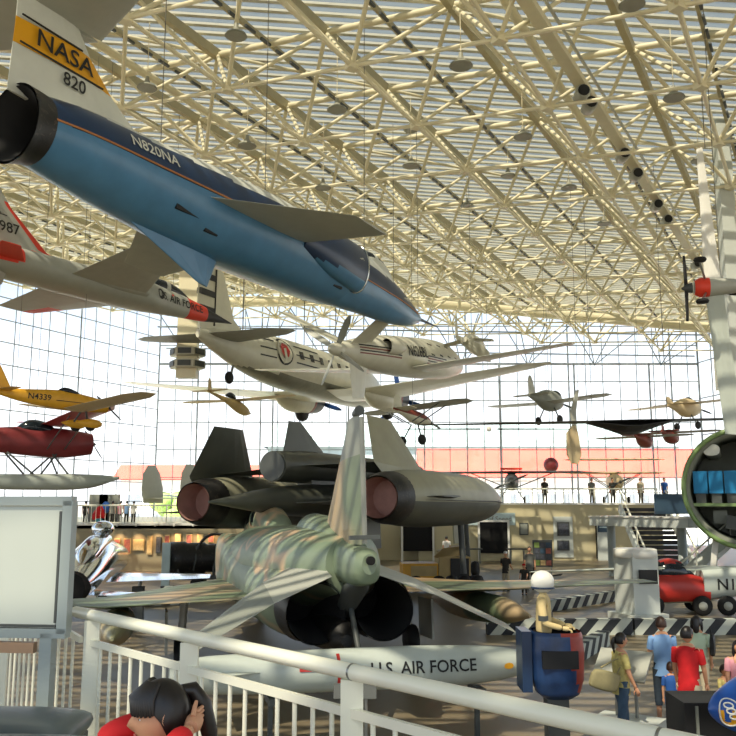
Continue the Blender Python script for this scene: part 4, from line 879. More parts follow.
def railing(label, P0, P1, posts, name='railing', hand=True, e0=.0, joints=(), gap=.105, skip=False):
    t = thing(name, label, 'railing', (P0.x, P0.y, MZ)); d = (P1-P0).normalized(); L = (P1-P0).length
    def at_(s, z): return tuple(d*s+Vector((0, 0, z)))
    if hand: MB().tube([at_(-e0, RH-.035), at_(L, RH-.035)], .027, 'rail_cream', 20).build('handrail', t)
    for s in posts[(1 if skip else 0):]:
        MB().bar(at_(s, 0), at_(s, RH-.06), .075, .02, 'rail_cream').build('post', t)
    ss = list(posts)
    for a, b_ in zip(ss[:-1], ss[1:]):
        MB().bar(at_(a+.0, .855), at_(b_, .855), .02, .03, 'rail_cream').build('top_bar', t); MB().bar(at_(a, .09), at_(b_, .09), .02, .03, 'rail_cream').build('bottom_bar', t)
        n_ = int((b_-a)/gap)
        for k in range(1, n_+1): 
            s = a+(b_-a)*k/(n_+1); MB().tube([at_(s, .09), at_(s, .85)], .0085, 'rail_cream', 8).build('picket', t)
    for s in joints: MB().tube([at_(s, RH-.035), at_(s+.008, RH-.035)], .0282, 'steel', 20).build('rail_joint', t)
    return t
dA = (RBp-RA).length
# post stations from pixel columns
def sta(px):
    k = (px-368)/850; e_ = .565*math.sin(PITCH); c_ = math.cos(PITCH)   # depth along the lens axis = y*c_ - e_
    return (k*(RA.y*c_-e_)-RA.x)/(rd.x-k*c_*rd.y)
ps = [sta(v) for v in (93, 190, 352)]; stp = ps[2]-ps[1]; ps.append(ps[2]+stp); ps.append(ps[3]+stp)
railing('cream metal railing with thick handrail along the mezzanine edge in the foreground', RA, RE, ps, e0=.2, joints=(ps[2], sta(660)))
railing('cream picket railing at left running away behind the white notice board', RC, LP1+ld*3, [0, (LP1-RC).length, (LP1-RC).length+1.5], hand=False, gap=.17, skip=True)
# notice board
b0 = at(-6, 503, 4.3); b1 = at(70, 630, 4.3); cx = (b0.x+b1.x)/2-.02; W_ = b1.x-b0.x+.16
t = thing('notice_board', 'large blank white notice board in a grey frame at the left edge', 'board', (b1.x-W_/2, 4.3, MZ), (0, 0, D(-6)))
zc = (b0.z+b1.z)/2-MZ; Hh = b0.z-b1.z+.02
MB().box((0, 0, zc), (W_-.05, .03, Hh-.05), 'panel_white').build('panel', t)
fb = MB(); fb.box((W_/2-.02, 0, zc), (.05, .06, Hh), 'board_frame').box((-W_/2+.02, 0, zc), (.05, .06, Hh), 'board_frame').box((0, 0, zc+Hh/2), (W_, .06, .045), 'board_frame').box((0, 0, zc-Hh/2), (W_, .06, .045), 'board_frame').build('frame', t)
bb = MB(); bb.box((W_/2-.055, -.022, zc), (.012, .01, Hh-.1), 'dark_grey').box((0, -.022, zc-Hh/2+.035), (W_-.1, .01, .012), 'dark_grey').build('inner_edge', t)
MB().box((-.06, .0, zc-Hh/2-.07), (W_-.2, .04, .05), 'wood').build('ledge', t)
lx = at(50, 640, 4.3).x-t.location.x
for q in (lx, -W_/2+.05): MB().box((q, 0, (zc-Hh/2)/2), (.06, .06, zc-Hh/2), 'board_frame').build('leg', t)
# bench
t = thing('bench', 'dark grey vinyl bench with two cushions at the bottom left corner', 'bench', (0, 0, MZ))
bq = [at(-35, 708, 4.0), at(45, 703, 4.0), at(98, 724, 3.45)]
zs = bq[1].z-MZ
def cushion(y0, y1, x0, x1):
    m = MB(); rings = []
    for i in range(9):
        tt = i/8; y = y0+(y1-y0)*tt; e = min(math.sin(math.pi*tt)**.25, 1); ring = []
        for j in range(24):
            a = 2*math.pi*j/24; cx_, sx = math.cos(a), math.sin(a)
            ring.append(((x0+x1)/2+(x1-x0)/2*math.copysign(abs(cx_)**.35, cx_)*(.97+.03*e)+.14*(1-tt)*0, y, zs-.07+.07*math.copysign(abs(sx)**.6, sx)*max(e, .3)))
        rings.append(ring)
    return m.grid(rings, 'vinyl').build('cushion', t)
zs += .02; cushion(3.55, 3.98, -2.9, -1.2); cushion(3.05, 3.54, -2.9, -.95)
MB().box((-2.05, 3.6, zs-.16), (1.6, .8, .05), 'dark_grey').build('base_frame', t)
for x_ in (-1.4, -2.7):
    for y_ in (3.3, 3.9): MB().box((x_, y_, (zs-.18)/2), (.05, .05, zs-.18), 'steel').build('leg', t)

# ---------------- big white missile on its stand ----------------
a = at(190, 676, 13.0); b_ = at(528, 662, 14.4); L = (b_-a).length; hd = math.degrees(math.atan2(b_.y-a.y, b_.x-a.x))
t = thing('missile', 'long white missile lettered U.S. AIR FORCE lying in front of the camouflaged jet', 'missile', (a.x, a.y, a.z), pose(hd, math.degrees(math.asin((b_.z-a.z)/L)), 0))
fs = [(-.3, 0, 0, .2, .2, 2), (.3, 0, 0, .27, .27, 2), (2.0, 0, 0, .31, .31, 2), (4.2, 0, 0, .3, .3, 2), (5.2, 0, 0, .19, .2, 2), (L, 0, 0, .02, .02, 2)]
MB().loft(fs, 'missile_white', 36, 7).build('fuselage', t)
text('U.S. AIR FORCE', .255, 'letter_black', sidefn(fs, 3.52, .04, off=.01), 'lettering', t)
rc = MB(); f1 = sidefn(fs, 0, 0, off=.012)
for xa in (1.82, 2.0, 2.18): rc.add([f1(xa-.25, .05), f1(xa-.07, .05), f1(xa-.07, .1), f1(xa-.25, .1)], [(0, 1, 2, 3)], 'red_paint')
for i in range(9): z_ = -.27+i*.06; rc.add([f1(2.15, z_), f1(2.2, z_), f1(2.2, z_+.06), f1(2.15, z_+.06)], [(0, 1, 2, 3)], 'red_paint')
rc.build('red_markings', t)
MB().add([f1(4.95+.09*math.cos(i*.785), .0+.05*math.sin(i*.785)) for i in range(8)], [tuple(range(8))], 'nasa_yellow').build('yellow_badge', t)
for x_ in (1.2, 4.5):
    MB().box((x_, 0, -.38), (.12, .5, .1), 'dark_grey').build('cradle', t)
    MB().box((x_, 0, -.38-(a.z-.38)/2), (.07, .07, a.z-.4), 'dark_grey').build('stand_leg', t)
for s_ in (-1, 1): MB().wing([((1.1, s_*.2, .05), (.2, s_*.2, .05), .05), ((.6, s_*.62, .1), (.2, s_*.62, .1), .02)], 'missile_white').build('tail_fin', t)
tag(MB().box((.1, 11.7, .11), (4.5, 2.2, .22), 'mid_grey').build('display_plinth'), 'low grey display plinth on the floor below the missile', 'plinth')
for k, (px, lb) in enumerate(((344, 'left'), (366, 'right'))):
    p = at(px, 699, 12.0); t = thing('caption_sign', '%s one of the two small dark caption signs on the grey plinth' % lb, 'sign', (p.x, 12.0, .22))
    MB().box((0, 0, max(p.z-.22, .1)+.1), (.28, .03, .2), 'dark_grey', (D(-25), 0, 0)).build('panel', t); MB().box((0, .02, (max(p.z-.22, .1))/2), (.04, .04, max(p.z-.22, .1)+.06), 'steel').build('stem', t)

# ---------------- escape pod with helmeted mannequin ----------------
p = at(556, 697, 12.6); t = thing('escape_pod', 'dark blue and red weathered open escape pod', 'pod', (p.x, 12.6, 0))
zb = p.z; zt = at(554, 630, 12.6).z
rings = []
pm_ = MB()
def podring(z, sx, sy, ox=0):
    return [(ox+sx*math.copysign(abs(math.cos(a))**.7, math.cos(a)), sy*math.copysign(abs(math.sin(a))**.7, math.sin(a)), z) for a in [2*math.pi*j/28 for j in range(28)]]
hgt = zt-zb
prof = [(0, .2, .18), (.08, .3, .3), (.3, .36, .36), (.7, .38, .38), (.95, .36, .36), (1.0, .34, .34)]
prof = [tuple(u+(v-u)*i/5 for u, v in zip(prof[j], prof[j+1])) for j in range(5) for i in range(5)]+[prof[-1]]
pm_.grid([podring(zb+q*hgt, a, b_, .02) for q, a, b_ in prof], 'pod_blue', caps=(True, False), matf=lambda c: 'pod_red' if c.x > .12+.22*(1-(c.z-zb)/hgt)*1.0-.05 or (c.x > .0 and c.z > zb+.95*hgt and c.x > .2) else None)
pm_.grid([podring(zb+q*hgt, a*.86, b_*.86, .02) for q, a, b_ in prof[::-1]], 'soot_shade', caps=(False, True))
pm_.build('shell', t); MB().box((.0, -.36, zb+.62*hgt), (.5, .06, .26*hgt), 'black').build('window_recess', t)
MB().box((-.42, .1, zb+.55*hgt), (.14, .5, .9*hgt), 'navy').build('seat_back', t)
MB().box((0, 0, zb/2), (.3, .3, zb), 'dark_grey').build('stand', t)
tm = thing('mannequin', 'pilot mannequin in tan flight suit and white helmet standing in the escape pod', 'mannequin', (p.x-.13, 12.66, 0), (0, 0, D(-20)))
hz = at(545, 582, 12.6).z
J = {'pel': (0, 0, hz-.78), 'che': (.0, 0, hz-.42), 'nb': (0, 0, hz-.26), 'nk': (.01, 0, hz-.14)}; rad = {'pel': .13, 'che': (.12, .15), 'nb': (.08, .11), 'nk': .06}; Eg = [('pel', 'che'), ('che', 'nb'), ('nb', 'nk')]
for s_, nm in ((1, 'l'), (-1, 'r')):
    J.update({nm+'sh': (0, s_*.18, hz-.3), nm+'el': (.05, s_*.24, hz-.56), nm+'wr': (.29, s_*.16, hz-.62)}); rad.update({nm+'sh': .07, nm+'el': .055, nm+'wr': .04}); Eg += [('nb', nm+'sh'), (nm+'sh', nm+'el'), (nm+'el', nm+'wr')]
me = skinmesh(J, Eg, rad); bm = bmesh.new(); bm.from_mesh(me); head_into(bm, (.02, 0, hz-.02), .22, 0)
me = bpy.data.meshes.new('body'); bm.to_mesh(me); bm.free(); obj_from(me, 'body', 'flight_suit', tm)
hd_ = MB()
for s_ in (-1, 1):
    w_ = Vector((.29, s_*.16, hz-.62)); d = Vector((1, -s_*.1, -.1)).normalized(); hd_.tube([w_, w_+d*.05, w_+d*.09], [.03, .036, .03], 'flight_suit', 8)
    for q, ln in zip((-.027, -.009, .009, .027), (.05, .06, .065, .055)): hd_.tube([w_+d*.08+Vector((0, q, 0)), w_+d*(.08+ln*.6)+Vector((0, q, -.012)), w_+d*(.08+ln*.8)+Vector((0, q, -.04))], [.01, .009, .007], 'flight_suit', 6)
    hd_.tube([w_+d*.03+Vector((0, -s_*.03, 0)), w_+d*.06+Vector((0, -s_*.055, 0)), w_+d*.09+Vector((0, -s_*.06, -.02))], [.012, .01, .008], 'flight_suit', 6)
hd_.build('gloves', tm)
MB().ball((.0, 0, hz), (.17, .15, .16), 'white_paint', 24, 16).tube([(.16*math.cos(a), .14*math.sin(a), hz-.085) for a in [k*math.pi/12 for k in range(25)]], .015, 'navy', 6).build('helmet', tm)
for s_ in (-1, 1): MB().lathe([(.07, 0), (.072, .07)], 'dark_grey', n=14, o=(.03, s_*.225, hz-.52)).build('arm_patch', tm)

# ---------------- information stand, barriers, kiosk ----------------
p = at(628, 662, 13.9); t = thing('information_stand', 'slanted grey information panel on two posts beside the woman in yellow', 'stand', (p.x+.02, 14.3, 0), (0, 0, D(-35)))
zi = at(628, 665, 14.3).z
MB().box((0, 0, zi), (.85, .62, .04), 'light_grey', (D(38), 0, 0)).build('panel', t)
for q in (-.12, .2): MB().tube([(q, .02, .28), (q, .02, zi)], .03, 'steel', 8).build('post', t)
MB().box((.1, 0, .2), (1.0, .5, .16), 'kiosk').box((.1, 0, .06), (.8, .4, .12), 'mid_grey').build('base', t)
def barrier(px0, y0, Y0, px1, y1, Y1, h, lb):
    a = at(px0, y0, Y0); b_ = at(px1, y1, Y1); a.z = 0; b_.z = 0; L = (b_-a).length
    t = tag(MB().box((0, 0, h/2), (L-.02, .3, h), 'hazard').build('striped_barrier', None, (a+b_)/2, (0, 0, math.atan2(b_.y-a.y, b_.x-a.x))), lb, 'barrier', 'striped floor barriers')
    return t
Yb = 850*3.7/128
barrier(486, 626, Yb, 558, 627, Yb, .42, 'black and white striped low barrier just left of the mannequin, mostly hidden')
barrier(559, 626, Yb, 632, 628, Yb, .42, 'black and white striped low barrier between the mannequin and the white kiosk')
barrier(633, 628, Yb, 692, 627, Yb, .42, 'black and white striped low barrier behind the woman in blue')
barrier(693, 627, Yb, 752, 628, Yb, .42, 'black and white striped low barrier at the right edge of the picture')
barrier(548, 611, 29.5, 622, 598, 33.0, .36, 'black and white striped low barrier behind the tan wing tip')
barrier(560, 668, 19.5, 604, 640, 22.8, .36, 'black and white striped low barrier right behind the escape pod')
barrier(96, 602, 31.0, 190, 600, 31.5, .40, 'black and white striped low barrier under the silver jet wing')
barrier(160, 592, 34.2, 232, 590, 34.8, .36, 'black and white striped low barrier left of the wheeled engine')
barrier(236, 594, 33.6, 280, 588, 34.6, .36, 'black and white striped low barrier under the wheeled engine, right end')
p = at(638, 615, 27.3); t = thing('kiosk_pillar', 'white square kiosk pillar with a round flat cap', 'kiosk', (p.x, 27.3, 0))
zt = at(638, 549, 27.3).z
MB().box((0, 0, zt/2-.05), (.95, .95, zt-.1), 'kiosk', (0, 0, .35)).build('column', t); MB().box((0, 0, .12), (1.3, 1.3, .24), 'kiosk', (0, 0, .35)).build('base', t)
MB().lathe([(.6, zt-.26), (.66, zt-.2), (.66, zt), (.6, zt+.02)], 'white_paint', n=28).build('cap', t)
MB().box((.18, -.62, zt-.8), (.55, .06, .42), 'black', (0, 0, .0)).build('screen', t)

# ---------------- silver jet, engine, tractor ----------------
a = at(73, 587, 24); t = thing('silver_jet', 'polished silver jet with black exhaust, behind the notice board', 'aircraft', tuple(a), pose(98, 0, 0))
fs = [(-.2, 0, 0, .38, .38, 2), (.5, 0, .1, .5, .5, 2), (1.6, 0, .3, .6, .62, 2), (3, 0, .5, .62, .66, 2), (4.4, 0, .5, .6, .62, 2), (7.5, 0, .3, .5, .5, 2), (9, 0, .3, .3, .3, 2)]
MB().loft(fs, 'chrome', 36, 6).build('fuselage', t)
MB().loft([(-.45, 0, 0, .40, .40, 2), (.2, 0, 0, .45, .45, 2)], 'soot_shade', 28, 3).build('exhaust_nozzle', t)
MB().ball((3.6, -.15, 1.45), (.6, .34, .26), 'chrome', 24, 14).build('canopy', t)
MB().loft([(.4, -.1, .5, .05, .05, 2), (1.2, -.1, .75, .3, .26, 2), (2.6, -.1, 1.0, .34, .3, 2), (4, -.1, 1.1, .3, .2, 2)], 'chrome', 20, 4).build('spine', t)
MB().wing([((5.6, -.5, -.1), (2.4, -.5, -.1), .22), ((3.6, -3.6, .0), (2.2, -3.6, .0), .08)], 'chrome').build('wing', t); MB().wing([((5.6, .5, -.1), (2.4, .5, -.1), .22), ((3.6, 3.6, .0), (2.2, 3.6, .0), .08)], 'chrome').build('wing', t)
MB().wing([((1.9, -.3, -.3), (.7, -.3, -.3), .12), ((1.0, -2.0, -.3), (.3, -2.0, -.3), .05)], 'chrome').build('tailplane', t)
for q in (-1.3, 1.3): MB().tube([(4.2, q, -.2), (4.2, q, -a.z+.3)], .06, 'steel', 8).build('gear_leg', t); MB().lathe([(.1, -.09), (.27, -.08), (.3, 0), (.27, .08), (.1, .09)], 'tyre', 'Y', 16, (4.2, q, -a.z+.3)).build('wheel', t)
p = at(138, 598, 27); tag(MB().box((p.x, 27, (p.z+.35)/2), (.35, .2, max(p.z+.35, .5)), 'dark_grey').build('display_box'), 'small dark display box on the floor under the silver jet wing', 'box')
p = at(166, 562, 35); tag(MB().box((p.x, 35, 1.0), (.32, .1, 2.0), 'sign_pale').build('display_stand'), 'tall narrow pale information panel left of the wheeled engine', 'panel')
a = at(214, 558, 36); t = thing('jet_engine', 'large black jet engine on a wheeled stand', 'engine', (a.x, a.y, 0), (0, 0, D(8)))
z_ = a.z
MB().lathe([(.5, -1.85), (.66, -1.8), (.68, -1.2), (.62, -1.1), (.64, -.4), (.56, -.3), (.6, .5), (.66, .6), (.66, 1.3), (.56, 1.7), (.44, 1.78)], 'engine_black', 'X', 30, (0, 0, z_)).build('casing', t)
MB().tube([(.1+.75*math.cos(a_), -.45, z_+.25+.75*math.sin(a_)) for a_ in [k*math.pi/10 for k in range(11)]], .06, 'engine_black', 8).build('pipe', t)
for k in range(5): MB().tube([(-1.6+k*.8, -.45, z_-.45), (-1.5+k*.8, -.66, z_), (-1.5+k*.8, -.4, z_+.5)], .045, 'dark_grey', 6).build('hose', t)
st = MB(); st.bar((-1.7, -.5, .55), (1.7, -.5, .55), .08, .1, 'dark_grey').bar((-1.7, .5, .55), (1.7, .5, .55), .08, .1, 'dark_grey')
for q in (-1.4, 0, 1.4): st.bar((q, -.5, .55), (q, .5, .55), .08, .08, 'dark_grey').bar((q, -.5, .55), (q, -.5, z_-.3), .07, .07, 'dark_grey').bar((q, .5, .55), (q, .5, z_-.3), .07, .07, 'dark_grey')
st.build('stand', t)
for x_ in (-.6, 1.4):
    for y_ in (-.6, .6): MB().lathe([(.1, -.1), (.28, -.09), (.32, 0), (.28, .09), (.1, .1)], 'tyre', 'Y', 16, (x_, y_, .32)).build('wheel', t)
MB().tube([(1.7, 0, .5), (2.3, -.2, .9)], .05, 'dark_grey', 6).build('tow_bar', t)
a = at(437, 588, 36); t = thing('tow_tractor', 'yellow aircraft tow tractor under the twin finned jet', 'vehicle', (a.x, a.y, 0), (0, 0, D(4)))
MB().box((-.75, 0, .75), (1.45, 1.2, .8), 'tractor_yellow').build('front_body', t); MB().box((.65, 0, .85), (1.3, 1.25, 1.1), 'tan_metal').build('rear_body', t)
MB().box((.85, -.65, .95), (.75, .05, .8), 'black').build('radiator_grille', t); MB().wing([((.2, -.5, 1.4), (-.2, -.5, 1.4), .1), ((1.0, -.5, 1.75), (.2, -.5, 1.75), .1)], 'tan_metal', up=(0, 0, 1)).box((.55, 0, 1.55), (.9, .8, .36), 'tan_metal', (0, -.25, 0)).build('seat_cowl', t)
MB().box((-.62, -.61, .85), (1.05, .02, .4), 'tan_metal').build('side_panel', t)
for x_ in (-.95, .0, 1.2):
    MB().lathe([(.12, -.12), (.3, -.11), (.35, 0), (.3, .11), (.12, .12)], 'tyre', 'Y', 18, (x_, -.55, .35)).build('wheel', t)
# poster stand, benches, wall plaques, blue sign
a = at(543, 567, 42); t = thing('poster_stand', 'colourful poster stand on the far floor behind the visitors', 'sign', (a.x, 42, 0))
zz0 = at(543, 567, 42).z; zz1 = at(543, 540, 42).z
MB().box((0, 0, (zz0+zz1)/2), (.95, .06, zz1-zz0), 'dark_grey').build('frame', t)
pp = MB(); rnd = random.Random(3)
for i in range(3):
    for j in range(4): pp.box((-.28+i*.28, -.04, zz0+.2+j*.28), (.24, .02, .24), ['poster_pink', 'leaf', 'poster_cream', 'sign_blue', 'poster_dark'][rnd.randrange(5)])
pp.build('poster', t)
for q in (-.4, .4): MB().box((q, 0, zz0/2), (.05, .05, zz0), 'steel').build('leg', t)
for k, (px, py, w_, h_, lb) in enumerate(((524, 529, .55, .75, 'grey framed plaque with an arched top on the beige wall'), (563.5, 529, .75, .85, 'upper one of the two dark square panels on the beige wall'), (563.5, 545.5, .75, .62, 'lower one of the two dark square panels on the beige wall'), (463, 534, .4, .5, 'small dark plaque left of the right black doorway'))):
    q = at(px, py, 53.83 if px > 560 else 53.25); t = thing('wall_plaque', lb, 'plaque', tuple(q)); MB().box((0, .06, 0), (w_, .08, h_), 'dark_grey').build('frame', t); MB().box((0, .01, 0), (w_*.8, .03, h_*.8), 'poster_dark' if k != 0 else 'mid_grey').build('picture', t)
fr_ = MB(); qq = at(563.5, 537, 53.9)
fr_.box((0, 0, 0), (1.2, .06, 2.5), 'kiosk'); tag(fr_.build('panel_backing', None, (qq.x, 53.96, qq.z)), 'pale tall backing board behind the two dark panels', 'board')
t = thing('exhibit_sign', 'pale blue sign over the right black doorway', 'sign', tuple(at(490, 519, 53.3))); MB().box((0, 0, 0), (3.1, .08, .75), 'sign_pale').build('panel', t); text('of Speed', .42, 'mid_grey', lambda u, v: (.6+u, -.05, v), 'lettering', t)
t = thing('blue_sign', 'dark blue notice on the beige wall beside the stairs', 'sign', tuple(at(605, 528, 53.7))); MB().box((0, 0, 0), (.9, .06, .5), 'sign_blue').box((0, .1, -1.0), (.95, .1, 3.0), 'kiosk').build('panel', t); MB().box((0, -.035, .05), (.7, .01, .06), 'sign_pale').build('print_line', t)
for px, lb in ((517, 'small dark-topped table below the arched plaque'), (473, 'dark-topped bench left of the right doorway')):
    q = at(px, 549, 51.5); t = thing('low_table', lb, 'table', (q.x, 51.5, 0)); MB().box((0, 0, q.z), (1.1, .5, .07), 'dark_grey').build('tabletop', t)
    for x_ in (-.4, .4): MB().box((x_, 0, q.z/2), (.06, .3, q.z), 'mid_grey').build('leg', t)
# art on the gallery wall
arts = [(103, 549, 12, 16, 'poster_pink', 'dark pink poster, leftmost on the left gallery wall'), (117, 546, 6, 15, 'poster_pink', 'narrow pink poster, second from the left on the gallery wall'), (127, 546, 7, 15, 'poster_pink', 'narrow orange poster, third from the left on the gallery wall'), (138.5, 545, 11, 11, 'poster_cream', 'pale square poster in the middle of the gallery wall'), (149.5, 545, 5, 18, 'poster_cream', 'tall lit poster right of the pale square one'), (158.5, 545, 5, 16, 'poster_dark', 'tall dark poster left of the pale information panel'), (167, 541, 5, 12, 'poster_pink', 'small pink poster just above the pale information panel'),
        (178, 539, 6, 10, 'poster_cream', 'small cream poster above the left end of the engine'), (189, 539, 6, 9, 'poster_pink', 'small pink poster above the engine, second there'), (200, 539, 6, 9, 'poster_cream', 'small cream poster above the engine, third there'), (211, 538, 6, 9, 'poster_pink', 'small pink poster above the engine, fourth there'), (222, 538, 6, 9, 'poster_cream', 'small cream poster above the engine pipe'), (246, 536, 10, 9, 'spotlit_orange', 'bright orange lit poster right of the engine pipe'), (254, 536, 6, 14, 'poster_pink', 'red and white poster, rightmost on the gallery wall')]
for px, py, w_, h_, m_, lb in arts:
    q = at(px, py, 45.9); t = thing('poster', lb, 'poster', tuple(q), group='posters on the left gallery wall'); W_, H_ = w_*45.9/850, h_*45.9/850
    MB().box((0, .03, 0), (W_, .05, H_), 'dark_grey' if m_ == 'poster_dark' else 'poster_cream').build('mount', t); MB().box((0, -.005, 0), (W_*.82, .02, H_*.84), m_).build('print', t)
for k in range(9):
    x_ = at(98+k*19, 530, 45.4); ld_ = bpy.data.lights.new('gallery_spot', 'SPOT'); ld_.energy = 55; ld_.color = (1, .62, .32); ld_.spot_size = D(70); ld_.spot_blend = .8; lo = bpy.data.objects.new('gallery_spot', ld_); COL.objects.link(lo)
    t = thing('picture_light', 'tiny picture light on the gallery wall top, %s from the left' % ['first', 'second', 'third', 'fourth', 'fifth', 'sixth', 'seventh', 'eighth', 'ninth'][k], 'lamp', (x_.x, 45.35, 2.42), group='picture lights of the left gallery')
    MB().tube([(0, .58, 0), (0, 0, 0), (0, .02, -.1)], .025, 'white_paint', 6).build('lamp_head', t); lo.parent = t; lo.location = (0, .02, -.12); lo.rotation_euler = (D(28), 0, 0)
def edge_rail(label, x0, x1, Y_, z, posts):
    t = thing('railing', label, 'railing', (x0, Y_, z)); L = x1-x0
    MB().tube([(0, 0, 1.0), (L, 0, 1.0)], .04, 'rail_cream', 8).build('handrail', t); MB().bar((0, 0, .1), (L, 0, .1), .03, .04, 'rail_cream').build('bottom_bar', t)
    for i in range(posts): MB().bar((i*L/(posts-1), 0, 0), (i*L/(posts-1), 0, 1.0), .06, .06, 'rail_cream').build('post', t)
    n_ = min(95, int(L/.22))
    for i in range(n_): MB().bar(((i+.5)*L/n_, 0, .1), ((i+.5)*L/n_, 0, .95), .02, .02, 'rail_cream').build('picket', t)
edge_rail('distant cream railing along the top of the beige block with doorways', -3.4, 18.2, 54.1, 3.4, 12)
edge_rail('distant cream railing along the top of the left art gallery', -27.5, -3.6, 46.1, 2.42, 11)

# ---------------- smaller aircraft ----------------
def light_plane(name, label, pos, h, p, r, L, span, fs, body, wingc, wz, wx, chord, gear='fixed', prop='dark_grey', bmatf=None, finc=None, wingmat2=None, cab=True, sc=1, dih=.06, finh=1.0, struts=False, blades=2, prot=.4, cab_pts=None, bip=None, tip='round', wspan=(1, 1), group=None):
    t = thing(name, label, 'aircraft', tuple(pos), pose(h, p, r), group, sc if sc != 1 else None)
    MB().loft(fs, body, 22, 5, bmatf).build('fuselage', t)
    def wg(z, ch, nm='wing'):
        for s_ in (-1, 1):
            hs = span/2*(wspan[0] if s_ > 0 else wspan[1])
            MB().wing([((wx, 0, z), (wx-ch, 0, z), ch*.12), ((wx, s_*hs*.85, z+dih*hs*.85), (wx-ch, s_*hs*.85, z+dih*hs*.85), ch*.1), ((wx-ch*.25, s_*hs, z+dih*hs), (wx-ch*.8, s_*hs, z+dih*hs), ch*.03)], wingc, sub=2).build(nm, t)
    wg(wz, chord)
    if bip is not None: wg(bip, chord*.95, 'upper_wing')
    fc = finc or body
    MB().wing([((chord*.62, 0, .1), (-.05, 0, .0), .07), ((.35, 0, finh*.75), (-.15, 0, finh*.8), .05), ((.15, 0, finh), (-.05, 0, finh), .03)], fc, up=(0, 1, 0)).build('tail_fin', t)
    for s_ in (-1, 1): MB().wing([((.75, 0, .12), (.0, 0, .12), .06), ((.45, s_*span*.15, .12), (.0, s_*span*.15, .12), .03)], fc).build('tailplane', t)
    xn = fs[-1][0]
    MB().lathe([(.02, xn+.22), (.09, xn+.12), (.11, xn)], 'dark_grey' if prop != 'steel' else 'steel', 'X', 12, (0, 0, fs[-1][2])).build('spinner', t)
    for k in range(blades):
        a = prot+k*2*math.pi/blades; dy, dz = math.cos(a), math.sin(a); z0 = fs[-1][2]; R_ = span*.11
        blade(MB(), (dy, dz), (xn+.1, 0, z0), .05, R_, .14, .04, prop).build('propeller_blade', t)
    if gear == 'fixed':
        for s_ in (-1, 1):
            gx = wx-.2; MB().tube([(gx, s_*.25, wz if wz < 0 else -.35), (gx, s_*.75, -1.15)], .04, 'dark_grey', 6).build('gear_leg', t)
            MB().lathe([(.06, -.08), (.22, -.07), (.27, 0), (.22, .07), (.06, .08)], 'tyre', 'Y', 14, (gx, s_*.8, -1.2)).build('wheel', t)
    if struts:
        for s_ in (-1, 1):
            for dx in (.25, .8): MB().tube([(wx-chord*dx, s_*.35, -.35), (wx-chord*dx, s_*span*.27, wz+dih*span*.27)], .03, 'dark_grey', 6).build('wing_strut', t)
    if cab: MB().loft(cab_pts or [(L*.42, 0, .25, .05, .05, 2), (L*.52, 0, .42, .26, .26, 2), (L*.62, 0, .4, .25, .22, 2), (L*.7, 0, .25, .05, .05, 2)], 'glass_dark', 14, 4).build('canopy', t)
    return t
def fsec(L, w_, h_, nose=.7):
    return [(-.1, 0, .05, .04, .08, 2), (L*.25, 0, .02, w_*.5, h_*.5, 2.2), (L*.5, 0, 0, w_*.95, h_*.98, 2.3), (L*.72, 0, -.02, w_, h_, 2.3), (L*.93, 0, -.02, w_*nose, h_*nose, 2), (L, 0, -.02, w_*nose*.7, h_*nose*.7, 2)]
p = at(-6, 391, 26)
fs = [(-.1, 0, .05, .04, .12, 2), (1.4, 0, -.05, .22, .32, 2.4), (3.0, 0, -.05, .33, .46, 2.4), (4.0, 0, -.08, .34, .44, 2.3), (5.2, 0, -.15, .3, .34, 2.2), (5.6, 0, -.18, .22, .26, 2)]
t = light_plane('yellow_monoplane', 'small yellow low wing monoplane lettered N4339 hanging at the left', p, 42, -2, 3, 5.6, 15.5, fs, 'yellow_wood', 'wing_cream', -.48, 4.6, 1.35, gear=None, finh=1.25, prop='black', sc=.66, dih=.07, cab_pts=[(2.9, 0, .3, .05, .05, 2), (3.3, 0, .42, .2, .16, 2), (3.9, 0, .32, .2, .14, 2), (4.3, 0, .2, .04, .04, 2)], cab=True)
text('N4339', .4, 'letter_black', sidefn(fs, 2.05, -.05, off=.01), 'lettering', t)
MB().box((3.6, -.33, -.12), (1.5, .05, .03), 'letter_black').build('side_line', t)
for s_ in (-1, 1):
    MB().tube([(4.4, s_*.3, -.5), (4.3, s_*.85, -1.05)], .05, 'dark_grey', 6).build('gear_leg', t)
    MB().loft([(3.7, s_*.9, -1.1, .02, .02, 2), (4.2, s_*.9, -1.12, .14, .2, 2), (4.7, s_*.9, -1.12, .16, .22, 2), (5.0, s_*.9, -1.12, .08, .1, 2)], 'yellow_wood', 16, 4).build('wheel_fairing', t); MB().lathe([(.05, -.07), (.24, -.06), (.24, .06), (.05, .07)], 'tyre', 'Y', 14, (4.45, s_*.9, -1.25)).build('wheel', t)
cables(t, [(4.2, 0, .3), (1, 0, .2)])
p = at(-84, 437, 34)
fs = [(-.1, 0, .1, .05, .2, 2), (2, 0, .02, .3, .42, 2.3), (4.2, 0, 0, .45, .62, 2.3), (5.6, 0, -.05, .5, .64, 2.2), (6.3, 0, -.05, .5, .56, 2), (6.9, 0, -.05, .45, .46, 2)]
t = light_plane('red_floatplane', 'dark red high wing floatplane on grey floats, below the yellow monoplane', p, 33, 0, 2, 6.9, 15, fs, 'dark_red', 'red_paint', .72, 6.0, 1.3, gear=None, finh=1.2, prop='black', struts=True, cab_pts=[(3.6, 0, .4, .05, .05, 2), (4.2, 0, .6, .36, .3, 2), (5.0, 0, .5, .34, .3, 2), (5.5, 0, .35, .05, .05, 2)])
